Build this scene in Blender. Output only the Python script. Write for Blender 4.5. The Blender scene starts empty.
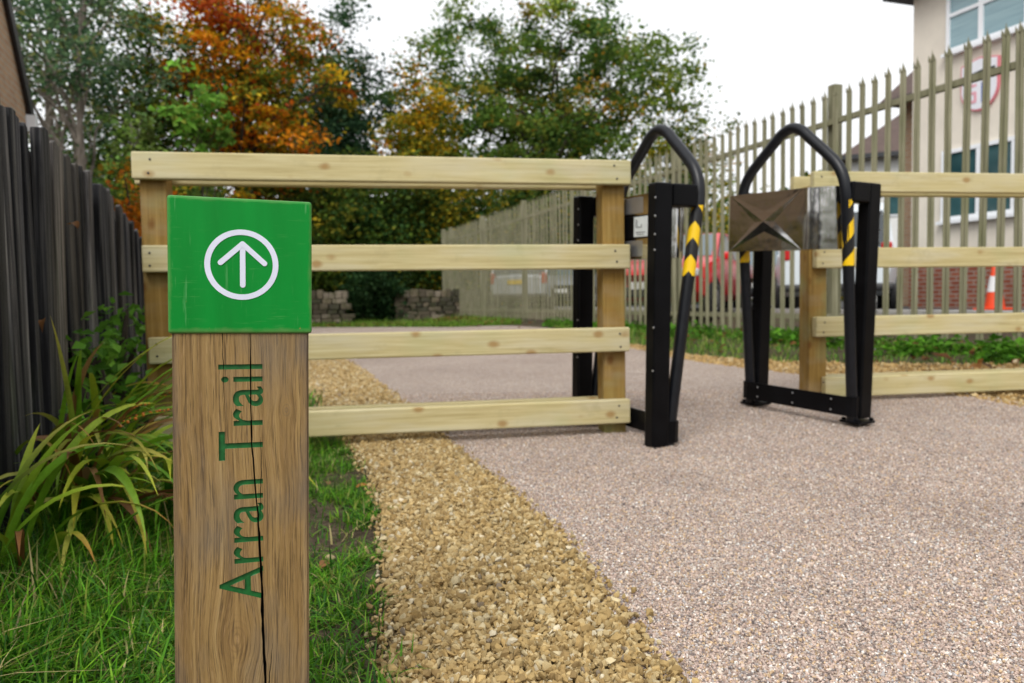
import bpy, bmesh, math, random
import numpy as np
from mathutils import Vector, Matrix
R = math.radians
rng = np.random.default_rng(7); random.seed(7)
sc = bpy.context.scene; COL = sc.collection

# ------------------------------------------------------------------ helpers
def link(o, parent=None):
    COL.objects.link(o)
    if parent is not None: o.parent = parent
    return o
def tag(o, label=None, cat=None, group=None, kind=None):
    if label: o['label'] = label
    if cat: o['category'] = cat
    if group: o['group'] = group
    if kind: o['kind'] = kind
    return o
def empty(name, loc=(0, 0, 0), rz=0, label=None, cat=None, group=None, rot=None):
    o = bpy.data.objects.new(name, None); COL.objects.link(o)
    o.empty_display_size = .1; o.location = loc
    o.rotation_euler = rot if rot else (0, 0, rz)
    return tag(o, label, cat, group)
def mesh_np(name, V, F, mat, parent=None, tone=None, smooth=False, k=None):
    """V (n,3), F (m,k) arrays -> one mesh object"""
    V = np.ascontiguousarray(V, np.float32); F = np.ascontiguousarray(F, np.int32); k = F.shape[1]
    me = bpy.data.meshes.new(name)
    me.vertices.add(len(V)); me.vertices.foreach_set('co', V.ravel())
    me.loops.add(F.size); me.loops.foreach_set('vertex_index', F.ravel())
    me.polygons.add(len(F)); me.polygons.foreach_set('loop_start', np.arange(0, F.size, k, dtype=np.int32))
    if tone is not None:
        a = me.attributes.new('tone', 'FLOAT_COLOR', 'POINT')
        a.data.foreach_set('color', np.hstack([tone, np.ones((len(V), 1))]).astype(np.float32).ravel())
    me.update(calc_edges=True); me.validate()
    (me.shade_smooth if smooth else me.shade_flat)()
    me.materials.append(mat)
    return link(bpy.data.objects.new(name, me), parent)

class MB:
    """collects shapes, builds ONE mesh object"""
    def __init__(s): s.bm = bmesh.new()
    def add(s, vs, fs, M=None):
        vv = [s.bm.verts.new(M @ Vector(v) if M else v) for v in vs]
        for f in fs:
            try: s.bm.faces.new([vv[i] for i in f])
            except ValueError: pass
        return vv
    def box(s, c, d, M=None, taper=1.0):
        x, y, z = d[0] / 2, d[1] / 2, d[2] / 2
        t = taper
        vs = [(-x, -y, -z), (x, -y, -z), (x, y, -z), (-x, y, -z), (-x * t, -y * t, z), (x * t, -y * t, z), (x * t, y * t, z), (-x * t, y * t, z)]
        T = Matrix.Translation(c); T = M @ T if M else T
        s.add(vs, [(0, 3, 2, 1), (4, 5, 6, 7), (0, 1, 5, 4), (1, 2, 6, 5), (2, 3, 7, 6), (3, 0, 4, 7)], T)
        return s
    def prism(s, poly, a, b, M=None):
        """poly in (x,z); extruded along y from a to b"""
        n = len(poly)
        vs = [(p[0], a, p[1]) for p in poly] + [(p[0], b, p[1]) for p in poly]
        s.add(vs, [tuple(range(n)), tuple(range(2 * n - 1, n - 1, -1))] + [(i, i + n, (i + 1) % n + n, (i + 1) % n) for i in range(n)], M)
        return s
    def tube(s, pts, r, seg=10, caps=True, M=None):
        pts = [Vector(p) for p in pts]; n = len(pts)
        rr = r if hasattr(r, '__len__') else [r] * n
        rings = []; up = None
        for i, p in enumerate(pts):
            t = (pts[min(i + 1, n - 1)] - pts[max(i - 1, 0)]).normalized()
            if up is None: up = t.orthogonal().normalized()
            up = (up - t * up.dot(t)).normalized(); b = t.cross(up)
            ring = [p + (up * math.cos(a) + b * math.sin(a)) * rr[i] for a in [2 * math.pi * j / seg for j in range(seg)]]
            rings.append([s.bm.verts.new(M @ v if M else v) for v in ring])
        for i in range(n - 1):
            for j in range(seg):
                s.bm.faces.new([rings[i][j], rings[i][(j + 1) % seg], rings[i + 1][(j + 1) % seg], rings[i + 1][j]])
        if caps:
            s.bm.faces.new(rings[0][::-1]); s.bm.faces.new(rings[-1])
        return s
    def lathe(s, prof, seg=20, M=None):
        rings = []
        for r_, z in prof:
            rings.append([s.bm.verts.new((M @ v) if M else v) for v in [Vector((r_ * math.cos(a), r_ * math.sin(a), z)) for a in [2 * math.pi * j / seg for j in range(seg)]]])
        for i in range(len(rings) - 1):
            for j in range(seg):
                s.bm.faces.new([rings[i][j], rings[i][(j + 1) % seg], rings[i + 1][(j + 1) % seg], rings[i + 1][j]])
        s.bm.faces.new(rings[0][::-1]); s.bm.faces.new(rings[-1])
        return s
    def build(s, name, mat, parent=None, bevel=0, smooth=False, seg=2, angle=30):
        bmesh.ops.recalc_face_normals(s.bm, faces=s.bm.faces)
        me = bpy.data.meshes.new(name); s.bm.to_mesh(me); s.bm.free()
        if smooth:
            me.shade_smooth()
            me.set_sharp_from_angle(angle=R(angle))
        else: me.shade_flat()
        me.materials.append(mat)
        o = link(bpy.data.objects.new(name, me), parent)
        if bevel:
            m = o.modifiers.new('bevel', 'BEVEL'); m.width = bevel; m.segments = seg; m.limit_method = 'ANGLE'
        return o
def box(name, c, d, mat, parent=None, bevel=0, **k): return MB().box(c, d, **k).build(name, mat, parent, bevel)
def spline(pts, n=8):
    """Catmull-Rom through pts"""
    P = [np.array(p, float) for p in pts]; P = [2 * P[0] - P[1]] + P + [2 * P[-1] - P[-2]]; out = []
    for i in range(1, len(P) - 2):
        for t in np.linspace(0, 1, n, endpoint=False):
            a, b, c, d = P[i - 1], P[i], P[i + 1], P[i + 2]
            out.append(.5 * ((2 * b) + (c - a) * t + (2 * a - 5 * b + 4 * c - d) * t * t + (3 * b - a - 3 * c + d) * t ** 3))
    out.append(P[-2]); return [tuple(o) for o in out]
def nz(x, y, s, k=0): return np.sin(x * s + 1.7 * np.sin(y * s * .8 + k) + k) * np.sin(y * s * 1.1 + 1.3 * np.sin(x * s * .7 + k * 2))
def ss(a, b, x):
    t = np.clip((np.asarray(x, float) - a) / (b - a), 0, 1); return t * t * (3 - 2 * t)

# ------------------------------------------------------------------ materials
class G:
    def __init__(s, name, rough=.6, metal=0.0, spec=.5):
        s.m = bpy.data.materials.new(name); s.m.use_nodes = True; s.nt = s.m.node_tree
        s.b = s.nt.nodes['Principled BSDF']; s.out = s.nt.nodes['Material Output']
        s.b.inputs['Roughness'].default_value = rough; s.b.inputs['Metallic'].default_value = metal
        s.b.inputs['Specular IOR Level'].default_value = spec
        s._tc = None
    def n(s, t, ins=None, **kw):
        nd = s.nt.nodes.new(t)
        for k, v in kw.items(): setattr(nd, k, v)
        for k, v in (ins or {}).items(): s.set(nd.inputs[k], v)
        return nd
    def set(s, sock, v):
        if isinstance(v, bpy.types.NodeSocket): s.nt.links.new(v, sock)
        else:
            if sock.type == 'RGBA' and len(v) == 3: v = (*v, 1)
            sock.default_value = v
    @property
    def obj(s):
        if not s._tc: s._tc = s.n('ShaderNodeTexCoord')
        return s._tc.outputs['Object']
    @property
    def uv(s):
        if not s._tc: s._tc = s.n('ShaderNodeTexCoord')
        return s._tc.outputs['UV']
    @property
    def rand(s): return s.n('ShaderNodeObjectInfo').outputs['Random']
    def map(s, v, scale=(1, 1, 1), loc=(0, 0, 0), rot=(0, 0, 0)):
        return s.n('ShaderNodeMapping', {'Vector': v, 'Scale': scale, 'Location': loc, 'Rotation': rot}).outputs[0]
    def off(s, v, k=37.0):
        r = s.math('MULTIPLY', s.rand, k)
        c = s.n('ShaderNodeCombineXYZ', {0: r, 1: r, 2: r}).outputs[0]
        return s.n('ShaderNodeVectorMath', {0: v, 1: c}, operation='ADD').outputs[0]
    def noise(s, v, scale=5, detail=3, rough=.55, dist=0.0):
        return s.n('ShaderNodeTexNoise', {'Vector': v, 'Scale': scale, 'Detail': detail, 'Roughness': rough, 'Distortion': dist}).outputs[0]
    def vor(s, v, scale=5, feature='F1', out='Distance', rnd=1.0):
        return s.n('ShaderNodeTexVoronoi', {'Vector': v, 'Scale': scale, 'Randomness': rnd}, feature=feature).outputs[out]
    def math(s, op, a, b=0.0, c=0.0, clamp=False):
        nd = s.n('ShaderNodeMath', operation=op, use_clamp=clamp); s.set(nd.inputs[0], a); s.set(nd.inputs[1], b); s.set(nd.inputs[2], c)
        return nd.outputs[0]
    def ramp(s, f, stops, interp='LINEAR'):
        nd = s.n('ShaderNodeValToRGB', {'Fac': f}); cr = nd.color_ramp; cr.interpolation = interp
        while len(cr.elements) < len(stops): cr.elements.new(.5)
        for e, (p, c) in zip(cr.elements, stops):
            e.position = p; e.color = (*c, 1) if hasattr(c, '__len__') else (c, c, c, 1)
        return nd.outputs[0]
    def mix(s, f, a, b, mode='MIX'):
        nd = s.n('ShaderNodeMix', data_type='RGBA', blend_type=mode)
        s.set(nd.inputs[0], f); s.set(nd.inputs[6], a); s.set(nd.inputs[7], b); return nd.outputs[2]
    def sep(s, v): return s.n('ShaderNodeSeparateXYZ', {0: v}).outputs
    def comb(s, x, y, z): return s.n('ShaderNodeCombineXYZ', {0: x, 1: y, 2: z}).outputs[0]
    def col(s, c): s.set(s.b.inputs['Base Color'], c); return s
    def rough(s, c): s.set(s.b.inputs['Roughness'], c); return s
    def bump(s, h, strength=.3, dist=.01):
        bn = s.n('ShaderNodeBump', {'Height': h, 'Strength': strength, 'Distance': dist}); s.set(s.b.inputs['Normal'], bn.outputs[0]); return s

def plain(name, c, rough=.6, metal=0.0, spec=.5, var=.12, scale=30):
    g = G(name, rough, metal, spec)
    f = g.noise(g.obj, scale, 4)
    dark = tuple(x * (1 - var) for x in c); lite = tuple(min(1, x * (1 + var)) for x in c)
    g.col(g.ramp(f, [(.3, dark), (.7, lite)])); return g.m

def timber(name, light, mid, dark, axis=0, knots=True, green=0.0, rough=.7):
    """sawn softwood, grain along the object's local axis"""
    g = G(name, rough, 0, .3)
    v = g.off(g.obj)
    st = [22.0, 22.0, 22.0]; st[axis] = .9
    f1 = g.noise(g.map(v, tuple(st)), 1.9, 6, .68, .8)
    st2 = [150.0, 150.0, 150.0]; st2[axis] = 3.5
    f2 = g.noise(g.map(v, tuple(st2)), 1, 3)
    c = g.ramp(f1, [(.28, dark), (.47, mid), (.68, light)])
    c = g.mix(g.math('MULTIPLY', g.ramp(f2, [(.35, 1.0), (.6, 0.0)]), .42), c, dark)
    c = g.mix(g.ramp(g.noise(g.map(v, (2.5, 14, 14)), 1, 3), [(.48, 0.0), (.7, .55)]), c, tuple(.35 * sum(light) / 3 + .62 * x for x in light))
    c = g.mix(g.ramp(g.noise(g.map(v, (9, 9, 9)), 1, 5, .7), [(.57, 0.0), (.72, .4)]), c, tuple(x * .62 for x in mid))
    big = g.noise(g.map(v, (1.7, 1.7, 1.7)), 1, 2)
    c = g.mix(g.ramp(big, [(.45, 0.0), (.72, .5)]), c, mid)
    if green: c = g.mix(g.math('MULTIPLY', g.ramp(g.noise(v, 3.1, 3), [(.5, 0.0), (.75, 1.0)]), green), c, (.25, .36, .16))
    if knots:
        sk = [10.0, 10.0, 10.0]; sk[axis] = 6.5
        d = g.vor(g.map(v, tuple(sk)), 1)
        rr = g.math('ADD', d, g.math('MULTIPLY', g.noise(v, 30, 2), .08))
        c = g.mix(g.ramp(rr, [(.12, .8), (.24, 0.0)]), c, tuple(x * .5 for x in (mid[0] * 1.2, mid[1] * .8, mid[2] * .5)))
    g.col(c); g.bump(g.math('ADD', f2, g.math('MULTIPLY', f1, .6)), .25, .003)
    return g.m

M = {}
M['rail'] = timber('pressure_treated_pine', (.62, .55, .32), (.54, .46, .235), (.38, .30, .125), 0, True, .25)
M['postwood'] = timber('treated_post_wood', (.36, .23, .065), (.27, .16, .035), (.17, .095, .02), 2, True, .5)
def oak():
    g = G('weathered_oak', .62, 0, .35)
    o = g.obj; x, y, z = g.sep(o)
    def knot(kx, kz, s, amp):
        dx = g.math('SUBTRACT', x, kx); dz = g.math('MULTIPLY', g.math('SUBTRACT', z, kz), .62)
        d = g.math('SQRT', g.math('ADD', g.math('MULTIPLY', dx, dx), g.math('MULTIPLY', dz, dz)))
        e = g.math('POWER', 2.718, g.math('MULTIPLY', g.math('MULTIPLY', d, d), -1 / (s * s)))
        return d, e, g.math('MULTIPLY', g.math('MULTIPLY', e, dx), amp)
    d1, e1, o1 = knot(-.008, .183, .03, -.75); d2, e2, o2 = knot(.052, .468, .009, -.75)
    xx = g.math('ADD', g.math('ADD', x, o1), o2)
    xx = g.math('ADD', xx, g.math('MULTIPLY', g.math('SUBTRACT', g.noise(g.map(o, (5, 5, 4)), 1, 2), .5), .02))
    v = g.comb(xx, y, z)
    f1 = g.noise(g.map(v, (115, 115, 1.8)), 1, 6, .68, .3)
    f2 = g.noise(g.map(v, (520, 520, 14)), 1, 4, .65)
    f3 = g.noise(g.map(v, (900, 900, 45)), 1, 2)
    c = g.ramp(f1, [(.30, (.15, .086, .031)), (.43, (.268, .164, .058)), (.56, (.35, .224, .083)), (.7, (.455, .315, .138))])
    c = g.mix(g.ramp(f2, [(.37, .8), (.47, 0.0)]), c, (.08, .048, .02))
    c = g.mix(g.ramp(f3, [(.56, 0.0), (.72, .35)]), c, (.5, .33, .17))
    w = g.noise(g.map(o, (14, 14, 6)), 1, 3)
    c = g.mix(g.ramp(w, [(.5, 0.0), (.68, .5)]), c, (.19, .155, .115))
    edge = g.math('ABSOLUTE', x)
    c = g.mix(g.ramp(g.math('ADD', edge, g.math('MULTIPLY', w, .03)), [(.082, 0.0), (.094, .6)]), c, (.13, .10, .08))
    for d, rad in ((d1, .024), (d2, .008)):
        rings = g.math('SINE', g.math('MULTIPLY', g.math('ADD', d, g.math('MULTIPLY', w, .004)), 2200 if rad < .01 else 1250))
        c = g.mix(g.math('MULTIPLY', g.ramp(d, [(rad * .25, 1.0), (rad, 0.0)]), g.ramp(rings, [(0, .1), (1, .5)])), c, (.18, .10, .042) if rad > .01 else (.10, .08, .06))
    # two small dark nail marks / specks
    g.col(c); g.bump(g.math('ADD', f2, g.math('MULTIPLY', f1, .8)), .8, .003)
    return g.m
M['oak'] = oak()
def greencap():
    g = G('green_gloss_paint', .4, 0, .22)
    o = g.obj
    f = g.noise(g.map(o, (30, 30, 4)), 1, 4)
    c = g.ramp(f, [(.3, (.0003, .205, .022)), (.7, (.0006, .255, .03))])
    sc1 = g.noise(g.map(o, (260, 260, 22)), 1, 3)                       # fine upright scratches
    m1 = g.math('MULTIPLY', g.ramp(sc1, [(.62, 0.0), (.72, 1.0)]), g.ramp(g.noise(o, 16, 2), [(.48, 0.0), (.68, .38)]))
    c = g.mix(m1, c, (.16, .42, .17))
    sc2 = g.noise(g.map(o, (34, 34, 420)), 1, 3)
    m2 = g.math('MULTIPLY', g.ramp(sc2, [(.6, 0.0), (.72, 1.0)]), g.ramp(g.noise(g.map(o, loc=(3, 2, 1)), 14, 2), [(.5, 0.0), (.66, .35)]))
    c = g.mix(m2, c, (.13, .38, .12))
    # worn arrises
    x, y, z = g.sep(o)
    ex = g.math('ABSOLUTE', x); ez = g.math('ABSOLUTE', g.math('SUBTRACT', z, .6472))
    e = g.math('MAXIMUM', ex, g.math('ADD', ez, .0025))
    wn = g.math('ADD', e, g.math('MULTIPLY', g.math('SUBTRACT', g.noise(o, 70, 4), .5), .009))
    c = g.mix(g.ramp(wn, [(.0805, 0.0), (.0835, .7)]), c, (.17, .27, .09))
    bl = g.noise(g.map(o, loc=(9, 4, 7)), 210, 2)
    c = g.mix(g.math('MULTIPLY', g.ramp(bl, [(.74, 0.0), (.78, 1.0)]), g.ramp(z, [(.56, 1.0), (.61, 0.0)])), c, (.28, .20, .06))
    g.col(c); g.rough(g.math('ADD', .34, g.math('MULTIPLY', g.noise(o, 45, 4), .2)))
    g.bump(g.noise(g.map(o, (160, 160, 12)), 1, 3), .12, .002)
    return g.m
M['green'] = greencap()
M['letter'] = plain('engraved_green_paint', (.008, .115, .022), .5, var=.3, scale=120)
M['symbol'] = plain('pale_vinyl', (.70, .73, .86), .45, var=.04)
M['crack'] = plain('dark_check', (.012, .009, .007), .9)
def blackpaint():
    g = G('black_powder_coat', .34, 0, .11)
    g.col(g.ramp(g.noise(g.obj, 9, 4), [(.3, (.0025, .0025, .003)), (.7, (.005, .005, .006))]))
    g.rough(g.math('ADD', .26, g.math('MULTIPLY', g.noise(g.obj, 20, 4), .22)))
    g.bump(g.noise(g.obj, 700, 2), .05, .001); return g.m
M['black'] = blackpaint()
M['tubeblack'] = plain('black_tube_sleeve', (.006, .007, .010), .34, spec=.35, var=.2)
def steel():
    g = G('polished_stainless_steel', .13, 1.0)
    g.col(g.ramp(g.noise(g.map(g.obj, (3, 3, 60)), 1, 3), [(.3, (.50, .485, .46)), (.7, (.60, .585, .56))]))
    g.rough(g.math('ADD', .09, g.math('MULTIPLY', g.noise(g.map(g.obj, (40, 40, 400)), 1, 2), .09)))
    g.bump(g.noise(g.obj, 9, 2), .16, .02); return g.m
M['steel'] = steel()
M['brushed'] = plain('brushed_steel', (.42, .43, .45), .42, .85, scale=14)
M['bolt'] = plain('zinc_bolt', (.55, .56, .58), .35, .9)
def hazard():
    g = G('hazard_tape', .4)
    u, v, _ = g.sep(g.uv)
    t = g.math('FRACT', g.math('ADD', v, g.math('MULTIPLY', g.math('ABSOLUTE', u), .9)))
    c = g.mix(g.math('GREATER_THAN', t, .5), (.008, .008, .009), (.88, .56, .006))
    sc_ = g.noise(g.map(g.obj, (200, 200, 40)), 1, 3)
    g.col(g.mix(g.ramp(sc_, [(.64, 0.0), (.76, .35)]), c, (.30, .19, .03))); return g.m
M['hazard'] = hazard()
M['labelwhite'] = plain('white_label', (.62, .66, .66), .4, var=.05)
M['ink'] = plain('dark_ink', (.03, .04, .05), .5)
def board():
    g = G('black_stained_board', .72, 0, .3)
    v = g.off(g.obj); r = g.rand
    f1 = g.noise(g.map(v, (60, 60, 1.6)), 1, 5, .62, .3)
    f2 = g.noise(g.map(v, (300, 300, 6)), 1, 4, .65)
    c = g.ramp(f1, [(.34, (.008, .008, .011)), (.45, (.024, .024, .030)), (.54, (.085, .084, .09)), (.64, (.21, .20, .19))])
    wc = g.ramp(f1, [(.34, (.045, .037, .029)), (.5, (.17, .145, .118)), (.64, (.38, .34, .29))])
    c = g.mix(g.ramp(r, [(.45, 0.0), (.95, .9)]), c, wc)
    c = g.mix(g.ramp(f2, [(.35, .8), (.5, 0.0)]), c, (.006, .006, .007))
    z = g.sep(g.obj)[2]
    al = g.math('MULTIPLY', g.ramp(g.noise(g.map(v, (9, 9, 2.0)), 1, 3), [(.56, 0.0), (.72, .7)]), g.ramp(z, [(.1, 1.0), (.9, .15)]))
    c = g.mix(al, c, (.035, .05, .012))
    r2_ = g.math('FRACT', g.math('MULTIPLY', r, 17.3))
    c = g.mix(1.0, c, g.ramp(r2_, [(0, .18), (.5, .6), (1, 1.35)]), 'MULTIPLY')
    g.col(c); g.bump(g.math('ADD', f1, f2), .8, .005); return g.m
M['board'] = board()
def palisade():
    g = G('lichen_grey_palisade', .75, 0, .3)
    v = g.off(g.obj)
    f = g.noise(g.map(v, (25, 25, 2.0)), 1, 4)
    c = g.ramp(f, [(.3, (.155, .15, .09)), (.55, (.23, .22, .14)), (.75, (.30, .285, .195))])
    c = g.mix(g.ramp(g.noise(v, 3, 3), [(.5, 0.0), (.75, .45)]), c, (.115, .135, .045))
    g.col(c); return g.m
M['palisade'] = palisade()
def path():
    g = G('bound_pink_gravel', .85, 0, .3)
    o = g.obj
    vd = g.n('ShaderNodeTexVoronoi', {'Vector': o, 'Scale': 185.0}); rc = g.sep(vd.outputs['Color'])
    c = g.ramp(rc[0], [(0, (.12, .095, .085)), (.1, (.23, .175, .15)), (.22, (.41, .315, .26)), (.5, (.51, .40, .335)), (.68, (.56, .42, .28)), (.8, (.64, .54, .465)), (.95, (.78, .74, .69)), (1, (.43, .40, .40))])
    c = g.mix(g.ramp(vd.outputs['Distance'], [(.42, 0.0), (.62, .55)]), c, (.10, .075, .07))
    b1 = g.noise(o, 1.1, 4, .6)
    c = g.mix(g.ramp(b1, [(.4, .0), (.8, .3)]), c, (.33, .25, .22), 'MULTIPLY')
    b2 = g.noise(g.map(o, loc=(5, 3, 0)), 2.6, 6, .72)
    c = g.mix(g.ramp(b2, [(.60, 0.0), (.74, .6)]), c, (.12, .10, .09))
    g.col(c); g.bump(g.math('SUBTRACT', 1.0, vd.outputs['Distance']), .8, .005); return g.m
M['path'] = path()
def tonemat(name, rough=.8, scale=60, amt=.35, translucent=0.0, spec=.3):
    g = G(name, rough, 0, spec)
    a = g.n('ShaderNodeAttribute', attribute_name='tone').outputs['Color']
    if amt:
        f = g.noise(g.obj, scale, 3)
        a = g.mix(amt, a, g.ramp(f, [(.3, .35), (.7, 1.0)]), 'MULTIPLY')
    g.col(a)
    if translucent:
        t = g.n('ShaderNodeBsdfTranslucent', {'Color': a})
        mx = g.n('ShaderNodeMixShader', {0: translucent, 1: g.b.outputs[0], 2: t.outputs[0]})
        g.nt.links.new(mx.outputs[0], g.out.inputs[0])
    return g.m
M['stone'] = tonemat('limestone_chippings', .85, 90, .3)
M['chip'] = tonemat('pink_chippings', .75, 300, .15)
M['leaf'] = tonemat('tree_leaf', .6, 1, 0, .42, .12)
M['blade'] = tonemat('grass_blade', .5, 1, 0, .3, .22)
M['strap'] = tonemat('strap_leaf', .5, 90, .3, .25, .22)
def soil():
    g = G('soil_and_turf', .95, 0, .2)
    o = g.obj
    f = g.noise(o, 2.2, 5, .65); f2 = g.noise(o, 40, 4, .65)
    c = g.ramp(f2, [(.3, (.035, .025, .016)), (.55, (.095, .068, .045)), (.75, (.17, .13, .085))])
    c = g.mix(g.ramp(f, [(.46, .0), (.68, .55)]), c, g.ramp(f2, [(.3, (.03, .05, .008)), (.7, (.10, .15, .03))]))
    g.col(c); g.bump(g.math('ADD', f2, g.noise(o, 150, 3)), .7, .02); return g.m
M['soil'] = soil()
def tan():
    g = G('tan_grit', .9, 0, .2)
    vd = g.n('ShaderNodeTexVoronoi', {'Vector': g.obj, 'Scale': 75.0}); rc = g.sep(vd.outputs['Color'])
    c = g.ramp(rc[0], [(0, (.14, .095, .04)), (.4, (.24, .165, .075)), (.8, (.33, .24, .12)), (1, (.42, .34, .2))])
    g.col(g.mix(g.ramp(vd.outputs['Distance'], [(.4, 0.0), (.65, .7)]), c, (.07, .05, .025)))
    g.bump(g.math('SUBTRACT', 1.0, vd.outputs['Distance']), .9, .012); return g.m
M['tan'] = tan()
def asphalt():
    g = G('asphalt', .9, 0, .3)
    g.col(g.mix(g.ramp(g.noise(g.obj, .4, 4), [(.4, 0.0), (.7, .5)]), g.ramp(g.noise(g.obj, 130, 3), [(.3, (.035, .035, .037)), (.7, (.08, .08, .082))]), (.09, .09, .09))); return g.m
M['asphalt'] = asphalt()
M['kerb'] = plain('concrete_kerb', (.36, .35, .33), .9, var=.2, scale=12)
def bark(name, a, b):
    g = G(name, .9, 0, .2); f = g.noise(g.map(g.obj, (14, 14, 3)), 1, 5, .65)
    g.col(g.ramp(f, [(.3, a), (.7, b)])); g.bump(f, .6, .03); return g.m
M['bark'] = bark('dark_bark', (.025, .02, .014), (.085, .068, .05))
M['palebark'] = bark('pale_bark', (.09, .075, .06), (.30, .26, .22))
def brick(name, a, b, mortar, rot=0.0):
    g = G(name, .9, 0, .2)
    t = g.n('ShaderNodeTexBrick', {'Vector': g.map(g.obj, rot=(R(90), 0, 0)), 'Color1': a, 'Color2': b, 'Mortar': mortar, 'Scale': 1.0, 'Mortar Size': .012, 'Brick Width': .225, 'Row Height': .075, 'Bias': -.1})
    c = g.mix(g.math('MULTIPLY', g.ramp(g.noise(g.obj, 7, 4), [(.4, 0.0), (.7, 1.0)]), .4), t.outputs[0], tuple(x * .6 for x in a))
    g.col(c); return g.m
M['redbrick'] = brick('red_brick', (.24, .062, .035), (.33, .10, .055), (.30, .25, .21))
M['tanbrick'] = brick('tan_brick', (.42, .27, .16), (.34, .20, .12), (.36, .31, .24))
M['render'] = plain('cream_render', (.69, .635, .545), .9, var=.07, scale=3)
M['whiterender'] = plain('white_render', (.72, .72, .70), .9, var=.05, scale=3)
M['upvc'] = plain('white_frame', (.80, .82, .85), .35, var=.03)
def glass():
    g = G('window_glass', .06, 0, .8); g.col(g.ramp(g.noise(g.obj, 1.5, 3), [(.3, (.012, .045, .05)), (.7, (.05, .12, .13))])); return g.m
M['glass'] = glass()
def blind():
    g = G('glass_over_blind', .1, 0, .7); g.col(g.ramp(g.noise(g.map(g.obj, (1, 1, 40)), 1, 2), [(.3, (.18, .30, .34)), (.7, (.27, .40, .44))])); return g.m
M['blind'] = blind()
def rooftile():
    g = G('brown_roof_tile', .8)
    g.col(g.mix(.5, g.ramp(g.noise(g.map(g.obj, (4, 4, 14)), 1, 3), [(.3, (.055, .035, .03)), (.7, (.13, .085, .07))]), (.09, .06, .05))); return g.m
M['roof'] = rooftile()
M['darkpaint'] = plain('dark_gutter', (.02, .022, .026), .5)
M['orange'] = plain('cone_orange', (.80, .075, .02), .45, var=.1)
M['sleeve'] = plain('cone_sleeve', (.80, .80, .80), .35, var=.05)
M['rubber'] = plain('tyre_rubber', (.016, .016, .017), .8)
M['rim'] = plain('alloy_rim', (.45, .46, .48), .35, .8)
M['trim'] = plain('black_plastic', (.018, .018, .02), .55)
M['carglass'] = G('car_glass', .05, 0, .9).col((.02, .03, .035)).m
M['skyglass'] = G('windscreen_glass', .05, 0, .9).col((.10, .14, .16)).m  # lighter than the other car glass, sky reflection put into its colour
M['tail'] = plain('tail_lens', (.50, .01, .012), .2)
M['lamp'] = plain('headlamp_lens', (.72, .74, .76), .12, var=.1)
M['yplate'] = plain('yellow_plate', (.75, .50, .02), .4, var=.04)
M['wplate'] = plain('white_plate', (.75, .75, .72), .4, var=.04)
def carpaint(name, c):
    g = G(name, .3, .0, .35); g.col(c); g.b.inputs['Coat Weight'].default_value = .3; g.b.inputs['Coat Roughness'].default_value = .06
    return g.m
M['p_red'] = carpaint('red_car_paint', (.62, .010, .014)); M['p_maroon'] = carpaint('maroon_car_paint', (.10, .012, .015))
M['p_white'] = carpaint('white_car_paint', (.68, .74, .78)); M['p_silver'] = carpaint('silver_car_paint', (.42, .44, .46)); M['p_grey'] = carpaint('grey_car_paint', (.19, .21, .235))
M['s_red'] = plain('sign_red', (.66, .20, .24), .4); M['s_blue'] = plain('sign_blue', (.05, .13, .48), .4); M['s_black'] = plain('sign_black', (.02, .025, .02), .4)
M['s_pink'] = plain('sign_pink', (.72, .34, .40), .4); M['s_white'] = plain('sign_white', (.74, .75, .80), .4, var=.03)
def drystone():
    g = G('dry_stone', .95, 0, .2)
    a = g.n('ShaderNodeAttribute', attribute_name='tone').outputs['Color']
    c = g.mix(g.ramp(g.noise(g.obj, 9, 4), [(.45, 0.0), (.7, .7)]), a, (.06, .065, .025)); g.col(c); g.bump(g.noise(g.obj, 14, 4), .6, .03); return g.m
M['drystone'] = drystone()

# ------------------------------------------------------------------ terrain
FD = np.array([-.325, .9457]); FN = np.array([.9457, .325]); F0 = np.array([3.73, 5.95])      # palisade line
def q_of(x, y): return (x - F0[0]) * FN[0] + (y - F0[1]) * FN[1]
def gz(x, y):
    x = np.asarray(x, float); y = np.asarray(y, float); q = q_of(x, y)
    return .04 * ss(3.2, 4.2, y) + .085 * ss(-1.4, -.15, q) + .22 * ss(.4, 2.4, q)
def grid_axis(lo, hi, d, far):
    a = list(np.arange(lo, hi + 1e-6, d)); s = d; x = hi; r_ = []; y = lo; l_ = []
    while x < far: s *= 1.35; x += s; r_.append(x)
    s = d
    while y > -far: s *= 1.35; y -= s; l_.append(y)
    return np.array(l_[::-1] + a + r_)
xs = grid_axis(-6, 10, .16, 260); ys = grid_axis(-1.5, 16, .16, 260)
XX, YY = np.meshgrid(xs, ys); ZZ = gz(XX, YY)
ZZ = ZZ + .012 * np.sin(XX * 5.1 + 1.3 * np.sin(YY * 3)) * np.sin(YY * 4.3 + XX) * (ss(-.02, -.3, XX + .27 * (YY - 1.2)) * (YY < 8)) - .006
def gridmesh(name, XX, YY, ZZ, mat, parent=None):
    h, w = XX.shape; I = np.arange(h * w).reshape(h, w)
    F = np.stack([I[:-1, :-1], I[:-1, 1:], I[1:, 1:], I[1:, :-1]], -1).reshape(-1, 4)
    return mesh_np(name, np.stack([XX, YY, ZZ], -1).reshape(-1, 3), F, mat, parent, smooth=True)
tag(gridmesh('ground', XX, YY, ZZ, M['soil']), kind='structure')

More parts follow.
